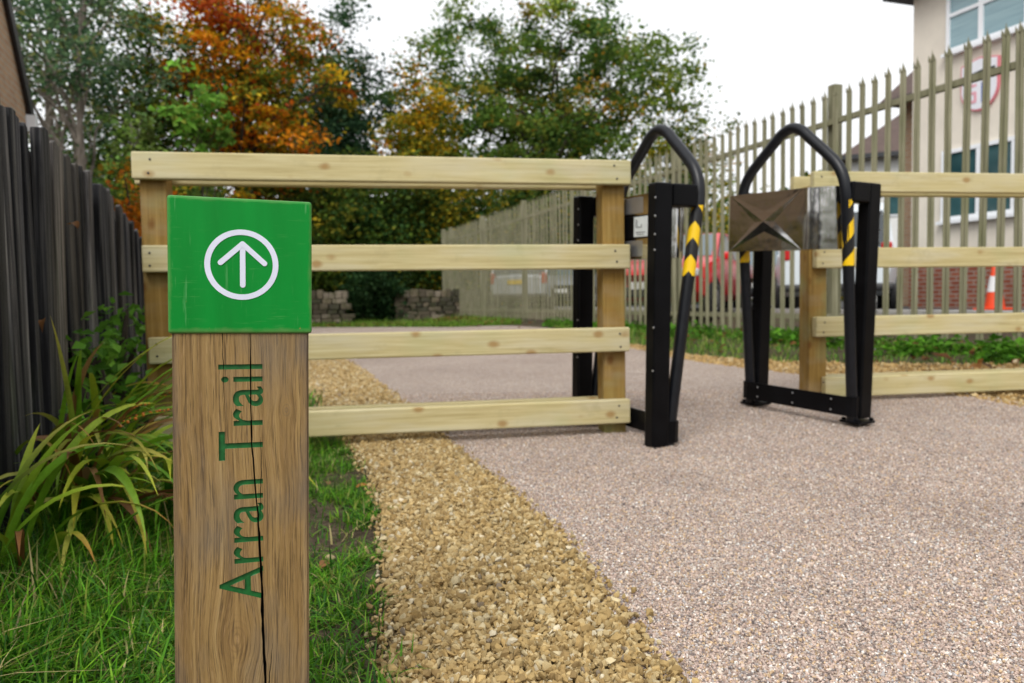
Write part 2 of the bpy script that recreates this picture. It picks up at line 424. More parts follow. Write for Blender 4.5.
def resample(pts, n):
    P = np.array(spline([(p[0], p[1], 0) for p in pts], 12))[:, :2]
    d = np.r_[0, np.cumsum(np.linalg.norm(np.diff(P, axis=0), axis=1))]; t = np.linspace(0, d[-1], n)
    return np.stack([np.interp(t, d, P[:, 0]), np.interp(t, d, P[:, 1])], -1)
def strip(name, L, Rr, n, m, mat, dz, wob=0.0):
    A, B = resample(L, n), resample(Rr, n)
    if wob:
        A = A + rng.normal(0, wob, A.shape); B = B + rng.normal(0, wob, B.shape)
    t = np.linspace(0, 1, m)[:, None, None]; P = A * (1 - t) + B * t
    return tag(gridmesh(name, P[..., 0], P[..., 1], gz(P[..., 0], P[..., 1]) + dz, mat), kind='structure')
PL = [(.54, -.6), (.39, .3), (.19, 1.187), (.02, 2.05), (-.38, 3.357), (-.9, 5.2), (-1.62, 7.5), (-2.9, 11.5), (-4.6, 14.5), (-7.5, 16.6), (-11, 17.6)]
PR = [(4.3, -.8), (3.75, .6), (3.2, 2.2), (2.6, 3.9), (2.39, 4.79), (1.65, 6.6), (1.40, 8.7), (.75, 13), (-.9, 16.3), (-4.5, 18.0), (-9, 19.2)]
GL = [(-.05, -.6), (-.13, .5), (-.2, 1.2), (-.47, 2.6), (-1.05, 4.2), (-1.95, 7.0), (-3.2, 11.2)]
PLg = [(.58, -.6), (.43, .3), (.235, 1.187), (.065, 2.05), (-.325, 3.357), (-.88, 5.2), (-1.6, 7.5), (-2.95, 11.2)]
GR = [(4.9, 2.6), (4.3, 4.3), (3.9, 4.9), (3.3, 5.4), (2.65, 6.1), (1.8, 7.3), (1.5, 8.9), (.8, 13)]
PRg = [(3.1, 2.2), (2.5, 3.9), (2.33, 4.5), (2.2, 5.0), (1.9, 5.8), (1.55, 6.9), (1.30, 8.9), (.7, 13)]
strip('gravel_bed', GL, PLg, 90, 8, M['tan'], .003, .008)
strip('gravel_bed', PRg, GR, 60, 8, M['tan'], .003, .01)
strip('trail_path', PL, PR, 160, 24, M['path'], .009, .008)
# car park beyond the palisade
cp = [F0 + FN * q_ + FD * s_ for q_ in np.linspace(2.7, 60, 12) for s_ in np.linspace(-14, 60, 12)]
cp = np.array(cp).reshape(12, 12, 2)
tag(gridmesh('car_park', cp[..., 0], cp[..., 1], gz(cp[..., 0], cp[..., 1]) + .006, M['asphalt']), kind='structure')
kb = MB()
ang = math.atan2(FD[1], FD[0])
kc = F0 + FN * 2.65 + FD * 23
kb.box((0, 0, 0), (74, .12, .12), Matrix.Translation((kc[0], kc[1], .345)) @ Matrix.Rotation(ang, 4, 'Z'))
tag(kb.build('kerb', M['kerb'], bevel=.015), kind='structure')

# ------------------------------------------------------------------ stones, chippings
def rotmats(n):
    qn = rng.normal(size=(n, 4)); qn /= np.linalg.norm(qn, axis=1, keepdims=True); w, x, y, z = qn.T
    return np.stack([1 - 2 * (y * y + z * z), 2 * (x * y - z * w), 2 * (x * z + y * w), 2 * (x * y + z * w), 1 - 2 * (x * x + z * z), 2 * (y * z - x * w), 2 * (x * z - y * w), 2 * (y * z + x * w), 1 - 2 * (x * x + y * y)], -1).reshape(n, 3, 3)
def ico(sub):
    b = bmesh.new(); bmesh.ops.create_icosphere(b, subdivisions=sub, radius=1); b.verts.ensure_lookup_table()
    V = np.array([v.co[:] for v in b.verts]); F = np.array([[v.index for v in f.verts] for f in b.faces]); b.free(); return V, F
def pebbles(name, P, size, tones, mat, base, flat=(.45, 1.0), jit=.22):
    V0, F0_ = base; n = len(P); k = len(V0)
    s = size[:, None] * np.stack([rng.uniform(.75, 1.3, n), rng.uniform(.6, 1.0, n), rng.uniform(*flat, n)], -1)
    V = V0[None] * (1 + rng.normal(0, jit, (n, k, 1)))
    V = V * s[:, None, :]
    V = np.einsum('nij,nkj->nki', rotmats(n), V) + P[:, None]
    F = (F0_[None] + (np.arange(n) * k)[:, None, None]).reshape(-1, 3)
    return tag(mesh_np(name, V.reshape(-1, 3), F, mat, tone=np.repeat(tones, k, 0)), kind='stuff')
def sample_strip(L, Rr, n, lo=0.0, hi=1.0, pw=1.0):
    A, B = resample(L, 200), resample(Rr, 200)
    w = np.linalg.norm(A - B, axis=1); i = np.arange(200) / 199.
    m = (i >= lo) & (i <= hi); p = np.where(m, w, 0); p /= p.sum()
    k = rng.choice(200, n, p=p); t = rng.uniform(0, 1, n)[:, None]
    P = A[k] * (1 - t) + B[k] * t + rng.normal(0, .02, (n, 2)); return P
TAN = np.array([(.43, .30, .125), (.51, .385, .19), (.37, .25, .10), (.56, .46, .27), (.29, .195, .08), (.45, .325, .145), (.62, .54, .38), (.27, .215, .15)])
TANp = np.array([.27, .21, .18, .11, .08, .11, .03, .01])
def tones(n, pal, p, v=.12):
    t = pal[rng.choice(len(pal), n, p=p / p.sum())] * rng.normal(1, v, (n, 1)); return np.clip(t, .01, .9)
P = sample_strip(GL, PLg, 80000, 0, .36); P = P[(P[:, 1] > .7)]
sz = rng.lognormal(math.log(.0051), .36, len(P)); sz = np.clip(sz, .0025, .0098)
pebbles('gravel_stones', np.c_[P, gz(P[:, 0], P[:, 1]) + .004 + rng.uniform(-.3, 1.5, len(P)) * sz + .010 * ss(0, .15, (P[:, 0] + .2 + .27 * (P[:, 1] - 1.2)))], sz, tones(len(P), TAN, TANp), M['stone'], ico(1), (.32, .85), .26)
P = sample_strip(GL, PLg, 22000, .36, .95)
sz = np.clip(rng.lognormal(math.log(.0085), .3, len(P)), .005, .016)
pebbles('gravel_stones', np.c_[P, gz(P[:, 0], P[:, 1]) + .004 + rng.uniform(-.1, .7, len(P)) * sz], sz, tones(len(P), TAN, TANp), M['stone'], ico(1))
P = sample_strip(PRg, GR, 16000, .05, .9)
sz = np.clip(rng.lognormal(math.log(.010), .35, len(P)), .005, .022)
TN2 = TAN * np.array([.92, .85, .75])
pebbles('gravel_stones', np.c_[P, gz(P[:, 0], P[:, 1]) + .004 + rng.uniform(-.1, .7, len(P)) * sz], sz, tones(len(P), TN2, TANp), M['stone'], ico(1))
# pink chippings of the path, real grains near the viewer
n = 170000; yy = .75 + 3.9 * rng.uniform(0, 1, n) ** 1.5; 
A, B = resample(PL, 400), resample(PR, 400)
xl = np.interp(yy, A[:300, 1], A[:300, 0]); xr = np.minimum(np.interp(yy, B[:300, 1], B[:300, 0]), .75 * yy + .3)
px_ = xl + (xr - xl) * rng.uniform(0, 1, n); m = xr > xl; px_, yy = px_[m], yy[m]; n = len(yy)
PK = np.array([(.53, .41, .345), (.43, .325, .275), (.58, .42, .26), (.66, .57, .49), (.80, .77, .72), (.22, .185, .175), (.43, .405, .40), (.60, .47, .40)])
PKp = np.array([.24, .18, .12, .14, .05, .09, .08, .1])
octa = (np.array([(1, 0, 0), (-1, 0, 0), (0, 1, 0), (0, -1, 0), (0, 0, 1), (0, 0, -1)], float), np.array([(0, 2, 4), (2, 1, 4), (1, 3, 4), (3, 0, 4), (2, 0, 5), (1, 2, 5), (3, 1, 5), (0, 3, 5)]))
sz = np.clip(rng.lognormal(math.log(.0026), .28, n), .0016, .0055)
pebbles('path_chippings', np.c_[px_, yy, gz(px_, yy) + .0105 + rng.uniform(-.3, .35, n) * sz], sz, tones(n, PK, PKp) * (1.04 - .16 * np.clip((nz(px_, yy, 1.7, 3) + .5 * nz(px_, yy, 4.1, 1) + .3 * nz(px_, yy, 9.3, 2) - .55) * 1.6, 0, 1))[:, None], M['chip'], octa, (.6, 1), .12)

# ------------------------------------------------------------------ grass
def blades(name, P, z, h, w, cols, lean=.5, mat='blade', kind='stuff'):
    n = len(P); a = rng.uniform(0, 2 * math.pi, n); d = np.stack([np.cos(a), np.sin(a), 0 * a], -1); sd = np.stack([-d[:, 1], d[:, 0], 0 * a], -1)
    ln = np.abs(rng.normal(0, lean, n)) + .12
    ts = np.array([0, .35, .7, 1.0]); ws = np.array([1, .9, .6, .0])
    V = np.zeros((n, 7, 3)); base = np.c_[P, z]
    for i, t in enumerate(ts):
        c = base + d * (ln * h * t * t)[:, None] + np.array([0, 0, 1.0]) * (h * (t - .38 * np.minimum(ln, 1.2) * t * t))[:, None]
        if i < 3:
            V[:, 2 * i] = c - sd * (w * ws[i] / 2)[:, None]; V[:, 2 * i + 1] = c + sd * (w * ws[i] / 2)[:, None]
        else: V[:, 6] = c
    F = np.array([(0, 1, 3), (0, 3, 2), (2, 3, 5), (2, 5, 4), (4, 5, 6)])
    F = (F[None] + (np.arange(n) * 7)[:, None, None]).reshape(-1, 3)
    o = mesh_np(name, V.reshape(-1, 3), F, M[mat], tone=np.repeat(cols, 7, 0), smooth=True)
    return tag(o, kind=kind)
GR_T = np.array([(.07, .215, .008), (.10, .28, .014), (.03, .12, .006), (.17, .34, .022), (.24, .27, .05), (.42, .35, .16), (.04, .14, .012)])
GR_p = np.array([.22, .22, .17, .17, .09, .06, .07])
# left of the waymarker
n = 145000; P = np.c_[rng.uniform(-2.0, -.1, n), rng.uniform(.95, 3.7, n)]
gl = np.interp(P[:, 1], [x[1] for x in GL], [x[0] for x in GL])
edge = gl - .015 + .04 * (1 - ss(1.25, 1.5, P[:, 1])) + .05 * nz(P[:, 0], P[:, 1], 11) + .05 * nz(P[:, 0], P[:, 1], 23, 1)
keep = P[:, 0] < edge
fx = -1.25 - .334 * (P[:, 1] - 1.9)                       # dark fence line
keep &= P[:, 0] > fx + .02
bare = np.exp(-(((P[:, 0] + .53) / .13) ** 2 + ((P[:, 1] - 1.93) / .15) ** 2)) + .75 * np.exp(-(((P[:, 0] + .72) / .12) ** 2 + ((P[:, 1] - 2.35) / .25) ** 2)) + .8 * np.exp(-(((P[:, 0] + .6) / .1) ** 2 + ((P[:, 1] - 2.12) / .2) ** 2))
dens = np.clip(.70 + .45 * nz(P[:, 0], P[:, 1], 9, 2) + .35 * nz(P[:, 0], P[:, 1], 21, 4) - bare * .95 - .25 * ss(2.6, 3.6, P[:, 1]), 0.05, 1)
keep &= rng.uniform(0, 1, n) < dens
P = P[keep]; n = len(P)
lf = ss(-.62, -.95, P[:, 0])
hh = (.034 + .062 * lf) * rng.lognormal(0, .4, n) * (1 - .25 * ss(1.6, 2.5, P[:, 1])); hh = np.clip(hh, .015, .2)
blades('grass', P, gz(P[:, 0], P[:, 1]) - .008, hh, rng.uniform(.0024, .0056, n), tones(n, GR_T, GR_p, .25), .95)
# rough turf left of the gravel, beyond the rail fence
n = 60000; P = np.c_[rng.uniform(-7.5, -.9, n), 3.6 + 13 * rng.uniform(0, 1, n) ** 1.4]
gl = np.interp(P[:, 1], [x[1] for x in GL], [x[0] for x in GL]); gl = np.where(P[:, 1] > 11.2, np.interp(P[:, 1], [11.2, 14.5, 16.6], [-3.2, -5.1, -8]), gl)
keep = (P[:, 0] < gl + .08 * nz(P[:, 0], P[:, 1], 5)) & (P[:, 0] > -1.25 - .334 * (P[:, 1] - 1.9) + .02 - 3 * (P[:, 1] > 4.9)) & (rng.uniform(0, 1, n) < .8 + .4 * nz(P[:, 0], P[:, 1], 4, 1)); P = P[keep]; n = len(P)
blades('grass', P, gz(P[:, 0], P[:, 1]) - .006, np.clip(.06 * rng.lognormal(0, .4, n), .02, .2), rng.uniform(.005, .011, n), tones(n, GR_T, GR_p, .22), .8)
# verge along the palisade
n = 42000; s_ = rng.uniform(-1.5, 19.5, n); q_ = rng.uniform(-1.45, .7, n); P = F0 + FD * s_[:, None] + FN * q_[:, None]
Gq = resample(GR, 200); gxl = np.interp(P[:, 1], Gq[:, 1], Gq[:, 0])
keep = (P[:, 0] > gxl - .05 + .1 * nz(P[:, 0], P[:, 1], 6)) & (rng.uniform(0, 1, n) < .75 + .5 * nz(P[:, 0], P[:, 1], 3, 1)); P = P[keep]; n = len(P)
blades('grass', P, gz(P[:, 0], P[:, 1]) - .006, np.clip((.05 + .03 * ss(2, 5, s_[keep])) * rng.lognormal(0, .45, n), .02, .25), rng.uniform(.005, .010, n), tones(n, np.array([(.13, .29, .022), (.09, .22, .018), (.22, .31, .05), (.36, .32, .11), (.05, .13, .014)]), np.array([.3, .25, .2, .1, .15]), .2), .6)
# strip in front of the stone walls and along the far end of the path
n = 34000; P = np.c_[rng.uniform(-7, .2, n), rng.uniform(15.6, 20.4, n)]
pr = resample(PR, 300); far = np.interp(P[:, 0], pr[::-1, 0][:200], pr[::-1, 1][:200])
keep = (P[:, 1] > far + .1 + .25 * nz(P[:, 0], P[:, 1], 2)) & (q_of(P[:, 0], P[:, 1]) < .3); P = P[keep]; n = len(P)
blades('grass', P, gz(P[:, 0], P[:, 1]) - .006, np.clip(.09 * rng.lognormal(0, .4, n), .03, .25), rng.uniform(.008, .016, n), tones(n, np.array([(.13, .27, .022), (.20, .29, .04), (.07, .16, .018)]), np.array([.5, .3, .2]), .2), .6)

# ------------------------------------------------------------------ leaves, trees
def leafquads(P, size, cols, up=.6, aspect=.34):
    n = len(P); nn = rng.normal(size=(n, 3)); nn[:, 2] = np.abs(nn[:, 2]) + up; nn /= np.linalg.norm(nn, axis=1, keepdims=True)
    a = rng.normal(size=(n, 3)); a -= nn * (a * nn).sum(1, keepdims=True); a /= np.linalg.norm(a, axis=1, keepdims=True); b = np.cross(nn, a)
    s = size[:, None]
    V = np.stack([P - a * s * .5, P + b * s * aspect + nn * s * .1, P + a * s * .5 - nn * s * .08, P - b * s * aspect + nn * s * .1], 1)
    F = np.array([(0, 1, 2), (0, 2, 3)]); F = (F[None] + (np.arange(n) * 4)[:, None, None]).reshape(-1, 3)
    return V.reshape(-1, 3), F, np.repeat(cols, 4, 0)
def crown_points(c, rad, ncl, per, lumpy=.3, flatten=.6, csize=.2, seed=0, low=-1.0):
    """cluster centres in an uneven envelope, leaves round them"""
    r_ = np.random.default_rng(seed); d = r_.normal(size=(ncl * 3, 3)); d /= np.linalg.norm(d, axis=1, keepdims=True)
    rr = r_.uniform(0, 1, ncl * 3) ** .42
    th = np.arctan2(d[:, 1], d[:, 0]); ph = np.arcsin(d[:, 2])
    env = 1 + lumpy * (np.sin(th * 3 + seed) * np.cos(ph * 4 + seed * 1.7) + .6 * np.sin(th * 7 + seed * 2.3 + ph * 5)) + r_.normal(0, .07, len(th))
    C = d * (rr * env)[:, None]; C = C[C[:, 2] > low][:ncl]
    C = np.array(c) + C * np.array(rad); k = len(C)
    num = r_.poisson(per, k); idx = np.repeat(np.arange(k), num)
    cs = csize * np.mean(rad) * r_.uniform(.55, 1.35, k)
    P = C[idx] + r_.normal(size=(len(idx), 3)) * cs[idx][:, None] * np.array([1, 1, flatten])
    return C, P, idx
def crown_mesh(name, C, P, idx, size, pal, parent, seed, mixv=.5, up=.6, zgrad=None):
    r_ = np.random.default_rng(seed + 5)
    cols = np.array([p[:3] for p in pal]); w = np.array([p[3] for p in pal], float); w /= w.sum()
    o3 = r_.uniform(0, 6, 3); sz3 = 2.4 / max(.5, np.ptp(C[:, 2]) / 6)
    fld = np.sin(C[:, 0] * sz3 + o3[0] + np.sin(C[:, 2] * sz3 * .9)) + np.sin(C[:, 2] * sz3 * 1.2 + o3[1] + np.sin(C[:, 1] * sz3)) + r_.normal(0, .55, len(C))
    rk = np.argsort(np.argsort(fld)) / max(1, len(C) - 1); cc = np.minimum(np.searchsorted(np.cumsum(w), rk), len(pal) - 1); lc = r_.choice(len(pal), len(idx), p=w)
    use = np.where(r_.uniform(0, 1, len(idx)) < mixv, lc, cc[idx])
    t = np.clip(cols[use] * r_.normal(1, .16, (len(idx), 1)) * r_.normal(1, .22, len(C))[idx][:, None], .004, .9)
    V, F, T = leafquads(P, size * r_.lognormal(0, .22, len(P)), t, up)
    return mesh_np(name, V, F, M['leaf'], parent, tone=T)
def limbs(mb, base, top, C, r0, nl, seed, droop=0.0):
    r_ = random.Random(seed); base = Vector(base); top = Vector(top)
    pts = [base.lerp(top, t) + Vector((r_.uniform(-1, 1), r_.uniform(-1, 1), 0)) * r0 * .8 * min(1, t * 3) for t in (0, .15, .3, .45, .6, .75, .9, 1)]
    rad = [r0 * (1.25 if t == 0 else 1 - .82 * t) for t in (0, .15, .3, .45, .6, .75, .9, 1)]
    mb.tube(spline(pts, 3), list(np.interp(np.linspace(0, 7, 22), range(8), rad)), 8)
    order = list(range(len(C))); r_.shuffle(order); mains = []
    for i in order[:nl]:
        c = Vector(C[i]); t = min(.95, max(.22, (c.z - base.z) / max(.1, (top.z - base.z)) - r_.uniform(.15, .4)))
        a = base.lerp(top, t); L = (c - a).length
        p = [a, a.lerp(c, .35) + Vector((r_.gauss(0, .05), r_.gauss(0, .05), .10)) * L, a.lerp(c, .7) + Vector((r_.gauss(0, .05), r_.gauss(0, .05), .07)) * L, c]
        ra = r0 * (1 - .8 * t) * .5
        sp = spline(p, 4); mb.tube(sp, list(np.linspace(ra, ra * .15 + .004, len(sp))), 5); mains += [Vector(x) for x in sp[4:]]
    for i in order[nl:nl * 5]:
        c = Vector(C[i]); a = min(mains, key=lambda m_: (m_ - c).length)
        if (a - c).length > .05:
            mid = a.lerp(c, .5) + Vector((0, 0, .06 * (a - c).length)); mb.tube([a, mid, c], [r0 * .07 + .004, r0 * .05 + .003, .003], 4)
def tree(name, label, cat, x, y, h, c, rad, ncl, per, leaf, pal, r0=.15, barkm='bark', seed=1, nl=16, group=None, lean=(0, 0), lumpy=.3, csize=.2, mixv=.35, flatten=.6, low=-1.0):
    z = float(gz(x, y)) - .05
    root = empty(name, (x, y, z), 0, label, cat, group)
    C, P, idx = crown_points(c, rad, ncl, per, lumpy, flatten, csize, seed, low)
    k = P[:, 2] > .1; P, idx = P[k], idx[k]
    crown_mesh('crown', C, P, idx, leaf, pal, root, seed, mixv)
    mb = MB(); limbs(mb, (0, 0, 0), (lean[0], lean[1], h), C, r0, nl, seed)
    mb.build('trunk', M[barkm], root, smooth=True)
    return root
def bush(name, label, cat, x, y, c, rad, ncl, per, leaf, pal, seed=1, group=None, lumpy=.3, csize=.22, mixv=.5, stems=6):
    z = float(gz(x, y)) - .03
    root = empty(name, (x, y, z), 0, label, cat, group)
    C, P, idx = crown_points(c, rad, ncl, per, lumpy, .75, csize, seed)
    k = P[:, 2] > .02; P, idx = P[k], idx[k]
    crown_mesh('foliage', C, P, idx, leaf, pal, root, seed, mixv)
    mb = MB(); r_ = random.Random(seed); cs = [Vector(p) for p in C if p[2] > .3]
    for i in range(stems):
        e = r_.choice(cs); b = Vector((r_.uniform(-.15, .15), r_.uniform(-.15, .15), 0))
        mb.tube([b, b.lerp(e, .5) + Vector((0, 0, .12 * e.z)), e], [.03, .022, .008], 5)
    mb.build('stem', M['bark'], root, smooth=True)
    return root
D = 1.0
OAK = [(.065, .13, .03, 3), (.11, .20, .034, 5), (.155, .24, .038, 4), (.23, .28, .042, 3), (.34, .28, .035, 1.3), (.40, .23, .028, .8), (.09, .17, .045, 3)]
YEL = [(.55, .34, .012, 3), (.40, .29, .016, 3.4), (.18, .20, .02, 3.6), (.07, .11, .015, 3), (.55, .22, .010, .6)]
DRK = [(.03, .072, .016, 4), (.055, .11, .02, 4), (.11, .165, .026, 3), (.26, .25, .028, 1.4)]
OLV = [(.05, .09, .016, 3), (.095, .155, .02, 4), (.18, .235, .026, 3), (.36, .30, .022, 1.8), (.48, .27, .016, .6)]
ORG = [(.38, .065, .016, 1.6), (.56, .13, .014, 2.8), (.70, .24, .012, 3.4), (.72, .38, .016, 3), (.46, .34, .022, 3.2), (.20, .22, .022, 3.6), (.08, .12, .016, 3.4)]
BLU = [(.028, .07, .032, 3), (.045, .105, .044, 4), (.07, .14, .055, 3), (.12, .16, .05, 1)]
ASH = [(.065, .13, .065, 3), (.11, .195, .09, 4), (.16, .25, .11, 2), (.24, .26, .08, 1)]
LIME = [(.19, .40, .05, 4), (.13, .30, .04, 3), (.27, .44, .09, 2), (.30, .33, .05, 1)]
g1 = 'trees beyond the fences'
tree('oak_tree', 'broad dark green oak with airy rounded crown behind the grey palisade', 'tree', 1.3, 32, 9.5, (-.1, 0, 7.8), (6.0, 4.2, 4.6), 430, 96, .18, OAK, .28, seed=3, nl=34, group=g1, lean=(.6, 0), lumpy=.24, csize=.075, mixv=.3)
tree('small_tree', 'small olive green tree just above the palisade, right of the oak', 'tree', 5.7, 26, 4.8, (0, 0, 4.1), (1.7, 1.5, 2.6), 130, 60, .13, OLV, .10, seed=8, nl=12, group=g1, csize=.15)
tree('yellow_tree', 'small yellow and orange autumn tree left of the oak', 'tree', -3.1, 27, 6.5, (0, 0, 5.0), (1.35, 1.3, 2.7), 170, 75, .15, YEL, .12, seed=11, nl=12, group=g1, csize=.15, mixv=.4)
tree('beech_tree', 'tall copper orange and rust autumn beech left of centre', 'tree', -7.4, 22, 9.5, (.15, 0, 6.2), (2.3, 2.2, 4.6), 330, 84, .135, ORG, .22, seed=5, nl=26, group=g1, lumpy=.22, csize=.095, mixv=.3, flatten=.36)
tree('dark_tree', 'tall blue green tree showing right of the orange beech', 'tree', -6.7, 30, 11, (0, 0, 6.6), (2.1, 2.0, 4.4), 260, 85, .16, BLU, .2, seed=14, nl=16, group=g1, csize=.13)
tree('dark_tree', 'dense dark olive tree left of the orange beech', 'tree', -9.3, 20.5, 7.6, (0, 0, 4.6), (2.0, 1.8, 3.6), 230, 70, .13, OLV[:1] + DRK, .2, seed=17, nl=18, group=g1, csize=.13)
tree('ash_tree', 'sparse ash with pale forked trunk and open sky between its leaves', 'tree', -7.6, 13.5, 6.2, (-.1, 0, 5.2), (1.75, 1.3, 2.7), 150, 34, .10, ASH, .10, 'palebark', seed=21, nl=24, group=g1, lean=(.5, 0), csize=.1, mixv=.5, low=-.85)
tree('ash_tree', 'tall thin ash behind the pale trunked ash, at the top left', 'tree', -10.4, 18, 10, (0, 0, 7.4), (2.4, 1.6, 3.4), 130, 42, .12, ASH, .13, 'palebark', seed=24, nl=18, group=g1, csize=.12)
tree('sycamore_sapling', 'bright lime green sapling in front of the orange beech', 'tree', -4.3, 11, 3.7, (0, 0, 3.2), (.40, .4, .62), 40, 22, .105, LIME, .03, seed=27, nl=10, group=g1, csize=.17, mixv=.5)
tree('sycamore_sapling', 'paler green sapling beside the dark olive tree', 'tree', -5.75, 12, 3.6, (0, 0, 2.75), (.55, .4, .95), 44, 26, .10, [(.12, .22, .05, 3), (.20, .30, .06, 2), (.10, .14, .03, 2)], .03, 'palebark', seed=29, nl=10, group=g1, csize=.17)
g2 = 'bushes beyond the fences'
bush('bush', 'small orange leaved shrub between black fence and rail fence post', 'bush', -3.75, 8.0, (0, 0, 1.35), (.36, .3, .62), 40, 34, .07, [(.50, .20, .012, 3), (.42, .12, .01, 3), (.3, .2, .02, 2)], 31, g2)
bush('bush', 'yellow green shrub rising above the far end of the black fence', 'bush', -5.4, 11.5, (0, 0, 1.4), (.9, .7, 1.3), 120, 55, .09, OLV, 33, g2)
bush('bush', 'dark green undergrowth behind the left post of the rail fence', 'bush', -7.6, 17.0, (0, 0, 1.6), (1.6, 1.2, 1.9), 200, 75, .12, DRK + OLV[:2], 35, g2)
bush('bush', 'dark undergrowth below the orange beech', 'bush', -6.4, 22.3, (0, 0, 1.5), (1.9, 1.2, 2.0), 230, 75, .13, DRK + OLV[1:3], 37, g2)
bush('bush', 'dense dark evergreen thicket behind the left stone wall', 'bush', -4.9, 24.0, (0, 0, 2.2), (2.3, 1.4, 2.5), 330, 80, .14, DRK + OLV[:2], 39, g2)
bush('bush', 'dark thicket with yellowing leaves behind the right stone wall', 'bush', -2.2, 25.0, (0, 0, 2.3), (1.8, 1.3, 2.6), 270, 75, .14, DRK + YEL[1:3], 41, g2)
bush('ivy_bush', 'low glossy green ivy bush between the two stone walls', 'bush', -3.6, 20.6, (0, 0, .75), (.75, .6, .85), 120, 60, .10, [(.02, .055, .018, 4), (.035, .085, .025, 3), (.06, .12, .04, 1)], 43, g2)
bush('bush', 'mixed olive shrub behind the far end of the palisade', 'bush', .8, 28.0, (0, 0, 2.4), (3.2, 1.6, 2.6), 330, 70, .15, OLV + DRK, 45, g2)
bush('bush', 'dark green shrub below the crown of the oak', 'bush', 5.2, 31.0, (0, 0, 2.0), (3.0, 1.6, 2.3), 260, 65, .16, DRK + OAK[:2], 47, g2)
# far wood as one mass
C, P, idx = crown_points((0, 0, 0), (1, 1, 1), 10, 10, seed=2)
n = 52000; th = rng.uniform(-1.0, .42, n); dd = rng.uniform(40, 50, n); hz = 5.2 + 1.2 * np.sin(th * 23) + .8 * np.sin(th * 51 + 1)
P = np.c_[dd * np.sin(th), dd * np.cos(th), hz * rng.uniform(0, 1, n) ** .8]
V, F, T = leafquads(P, .34 * rng.lognormal(0, .25, n), tones(n, np.array([c[:3] for c in DRK + OLV + YEL[:2]]), np.array([c[3] for c in DRK + OLV + YEL[:2]]), .2))
tag(mesh_np('woodland', V, F, M['leaf'], tone=T), kind='stuff')

n = 14000; th = rng.uniform(-1.35, 1.35, n) + math.pi; dd = rng.uniform(9, 12, n)  # unseen leaves behind the camera, added to darken reflections in the barrier
P = np.c_[dd * np.sin(th), dd * np.cos(th), (2.6 + .6 * np.sin(th * 19)) * rng.uniform(0, 1, n)]
V, F, T = leafquads(P, .2 * rng.lognormal(0, .25, n), tones(n, np.array([c[:3] for c in DRK + OLV]), np.array([c[3] for c in DRK + OLV]), .2))
k = 5200; c2 = np.array([-3.15, 5.15, .85]) + rng.normal(0, 1, (k, 3)) * np.array([.26, .34, .36]); c2 = c2[(c2[:, 2] > .04) & (c2[:, 2] < 1.45 - .5 * np.abs(c2[:, 0] + 3.3)) & (np.abs(c2[:, 1] - 5.15) < .8)]; k = len(c2)  # unseen shrub behind the boards, added to colour the steel box reflection
V2, F2, T2 = leafquads(c2, .07 * rng.lognormal(0, .25, k), tones(k, np.array([c[:3] for c in OLV + YEL]), np.array([c[3] for c in OLV + YEL]), .2))
tag(mesh_np('unseen_foliage', np.r_[V, V2], np.r_[F, F2 + len(V)], M['leaf'], tone=np.r_[T, T2]), kind='stuff')

# fallen leaves
LIT = np.array([(.20, .085, .03), (.14, .06, .025), (.28, .13, .04), (.32, .20, .07), (.10, .06, .035)]); LITp = np.array([3, 3, 2, 1.5, 2.])
s_ = 17.3 - np.abs(rng.normal(0, 2.6, 1500)); P = F0 + FD * s_[:, None] + FN * rng.normal(-.4, .25, 1500)[:, None]
P2 = np.c_[rng.uniform(-4.5, -1.4, 500), rng.uniform(17.8, 20.0, 500)]
P3 = F0 + FD * rng.uniform(-1, 5, 120)[:, None] + FN * rng.uniform(-1.2, .3, 120)[:, None]
P = np.r_[P, P2, P3]; V, F, T = leafquads(np.c_[P, gz(P[:, 0], P[:, 1]) + rng.uniform(.01, .08, len(P))], .085 * rng.lognormal(0, .25, len(P)), tones(len(P), LIT, LITp, .2), 2.0)
tag(mesh_np('leaf_litter', V, F, M['leaf'], tone=T), kind='stuff')
# weeds in the verge (broad leaves)
s_ = rng.uniform(-1.2, 9, 150); qq = rng.uniform(-.42, .15, 150); c = F0 + FD * s_[:, None] + FN * qq[:, None]
idx = np.repeat(np.arange(110), 40); P = c[idx] + rng.normal(0, .08, (len(idx), 2)); zz = np.abs(rng.normal(.05, .05, len(idx)))
V, F, T = leafquads(np.c_[P, gz(P[:, 0], P[:, 1]) + zz], .055 * rng.lognormal(0, .3, len(P)), tones(len(P), np.array([(.08, .23, .018), (.12, .30, .025), (.045, .13, .012)]), np.array([1, 1, .8]), .2), 1.0)
tag(mesh_np('ground_cover', V, F, M['leaf'], tone=T), kind='stuff')

# ------------------------------------------------------------------ waymarker post
WY = R(19)
front = Vector((-.331, .95, 0)); inward = Vector((-math.sin(WY), math.cos(WY), 0))
PW, CW = .1585, .166
wm = empty('waymarker_post', front + inward * (CW / 2) - Vector((.0122, .0035, -.0008)), WY, 'square oak waymarker post with green painted cap, white arrow and engraved green lettering', 'waymarker post')
wm.rotation_euler = (0, R(1.5), WY)
fy = -PW / 2                                    # front face of the shaft, local y
def jag(pts, wd, seed):
    r_ = random.Random(seed); L, Rt = [], []
    for i in range(len(pts) - 1):
        for t in (0, .25, .5, .75):
            x = pts[i][0] * (1 - t) + pts[i + 1][0] * t + r_.gauss(0, .0003); z = pts[i][1] * (1 - t) + pts[i + 1][1] * t
            w = (wd[i] * (1 - t) + wd[i + 1] * t) * r_.uniform(.65, 1.25)
            L.append((x - w / 2, z)); Rt.append((x + w / 2, z))
    return L + Rt[::-1]
def px(x, y): return ((x - 240) / 869., .567 + (332 - y) / 821.)
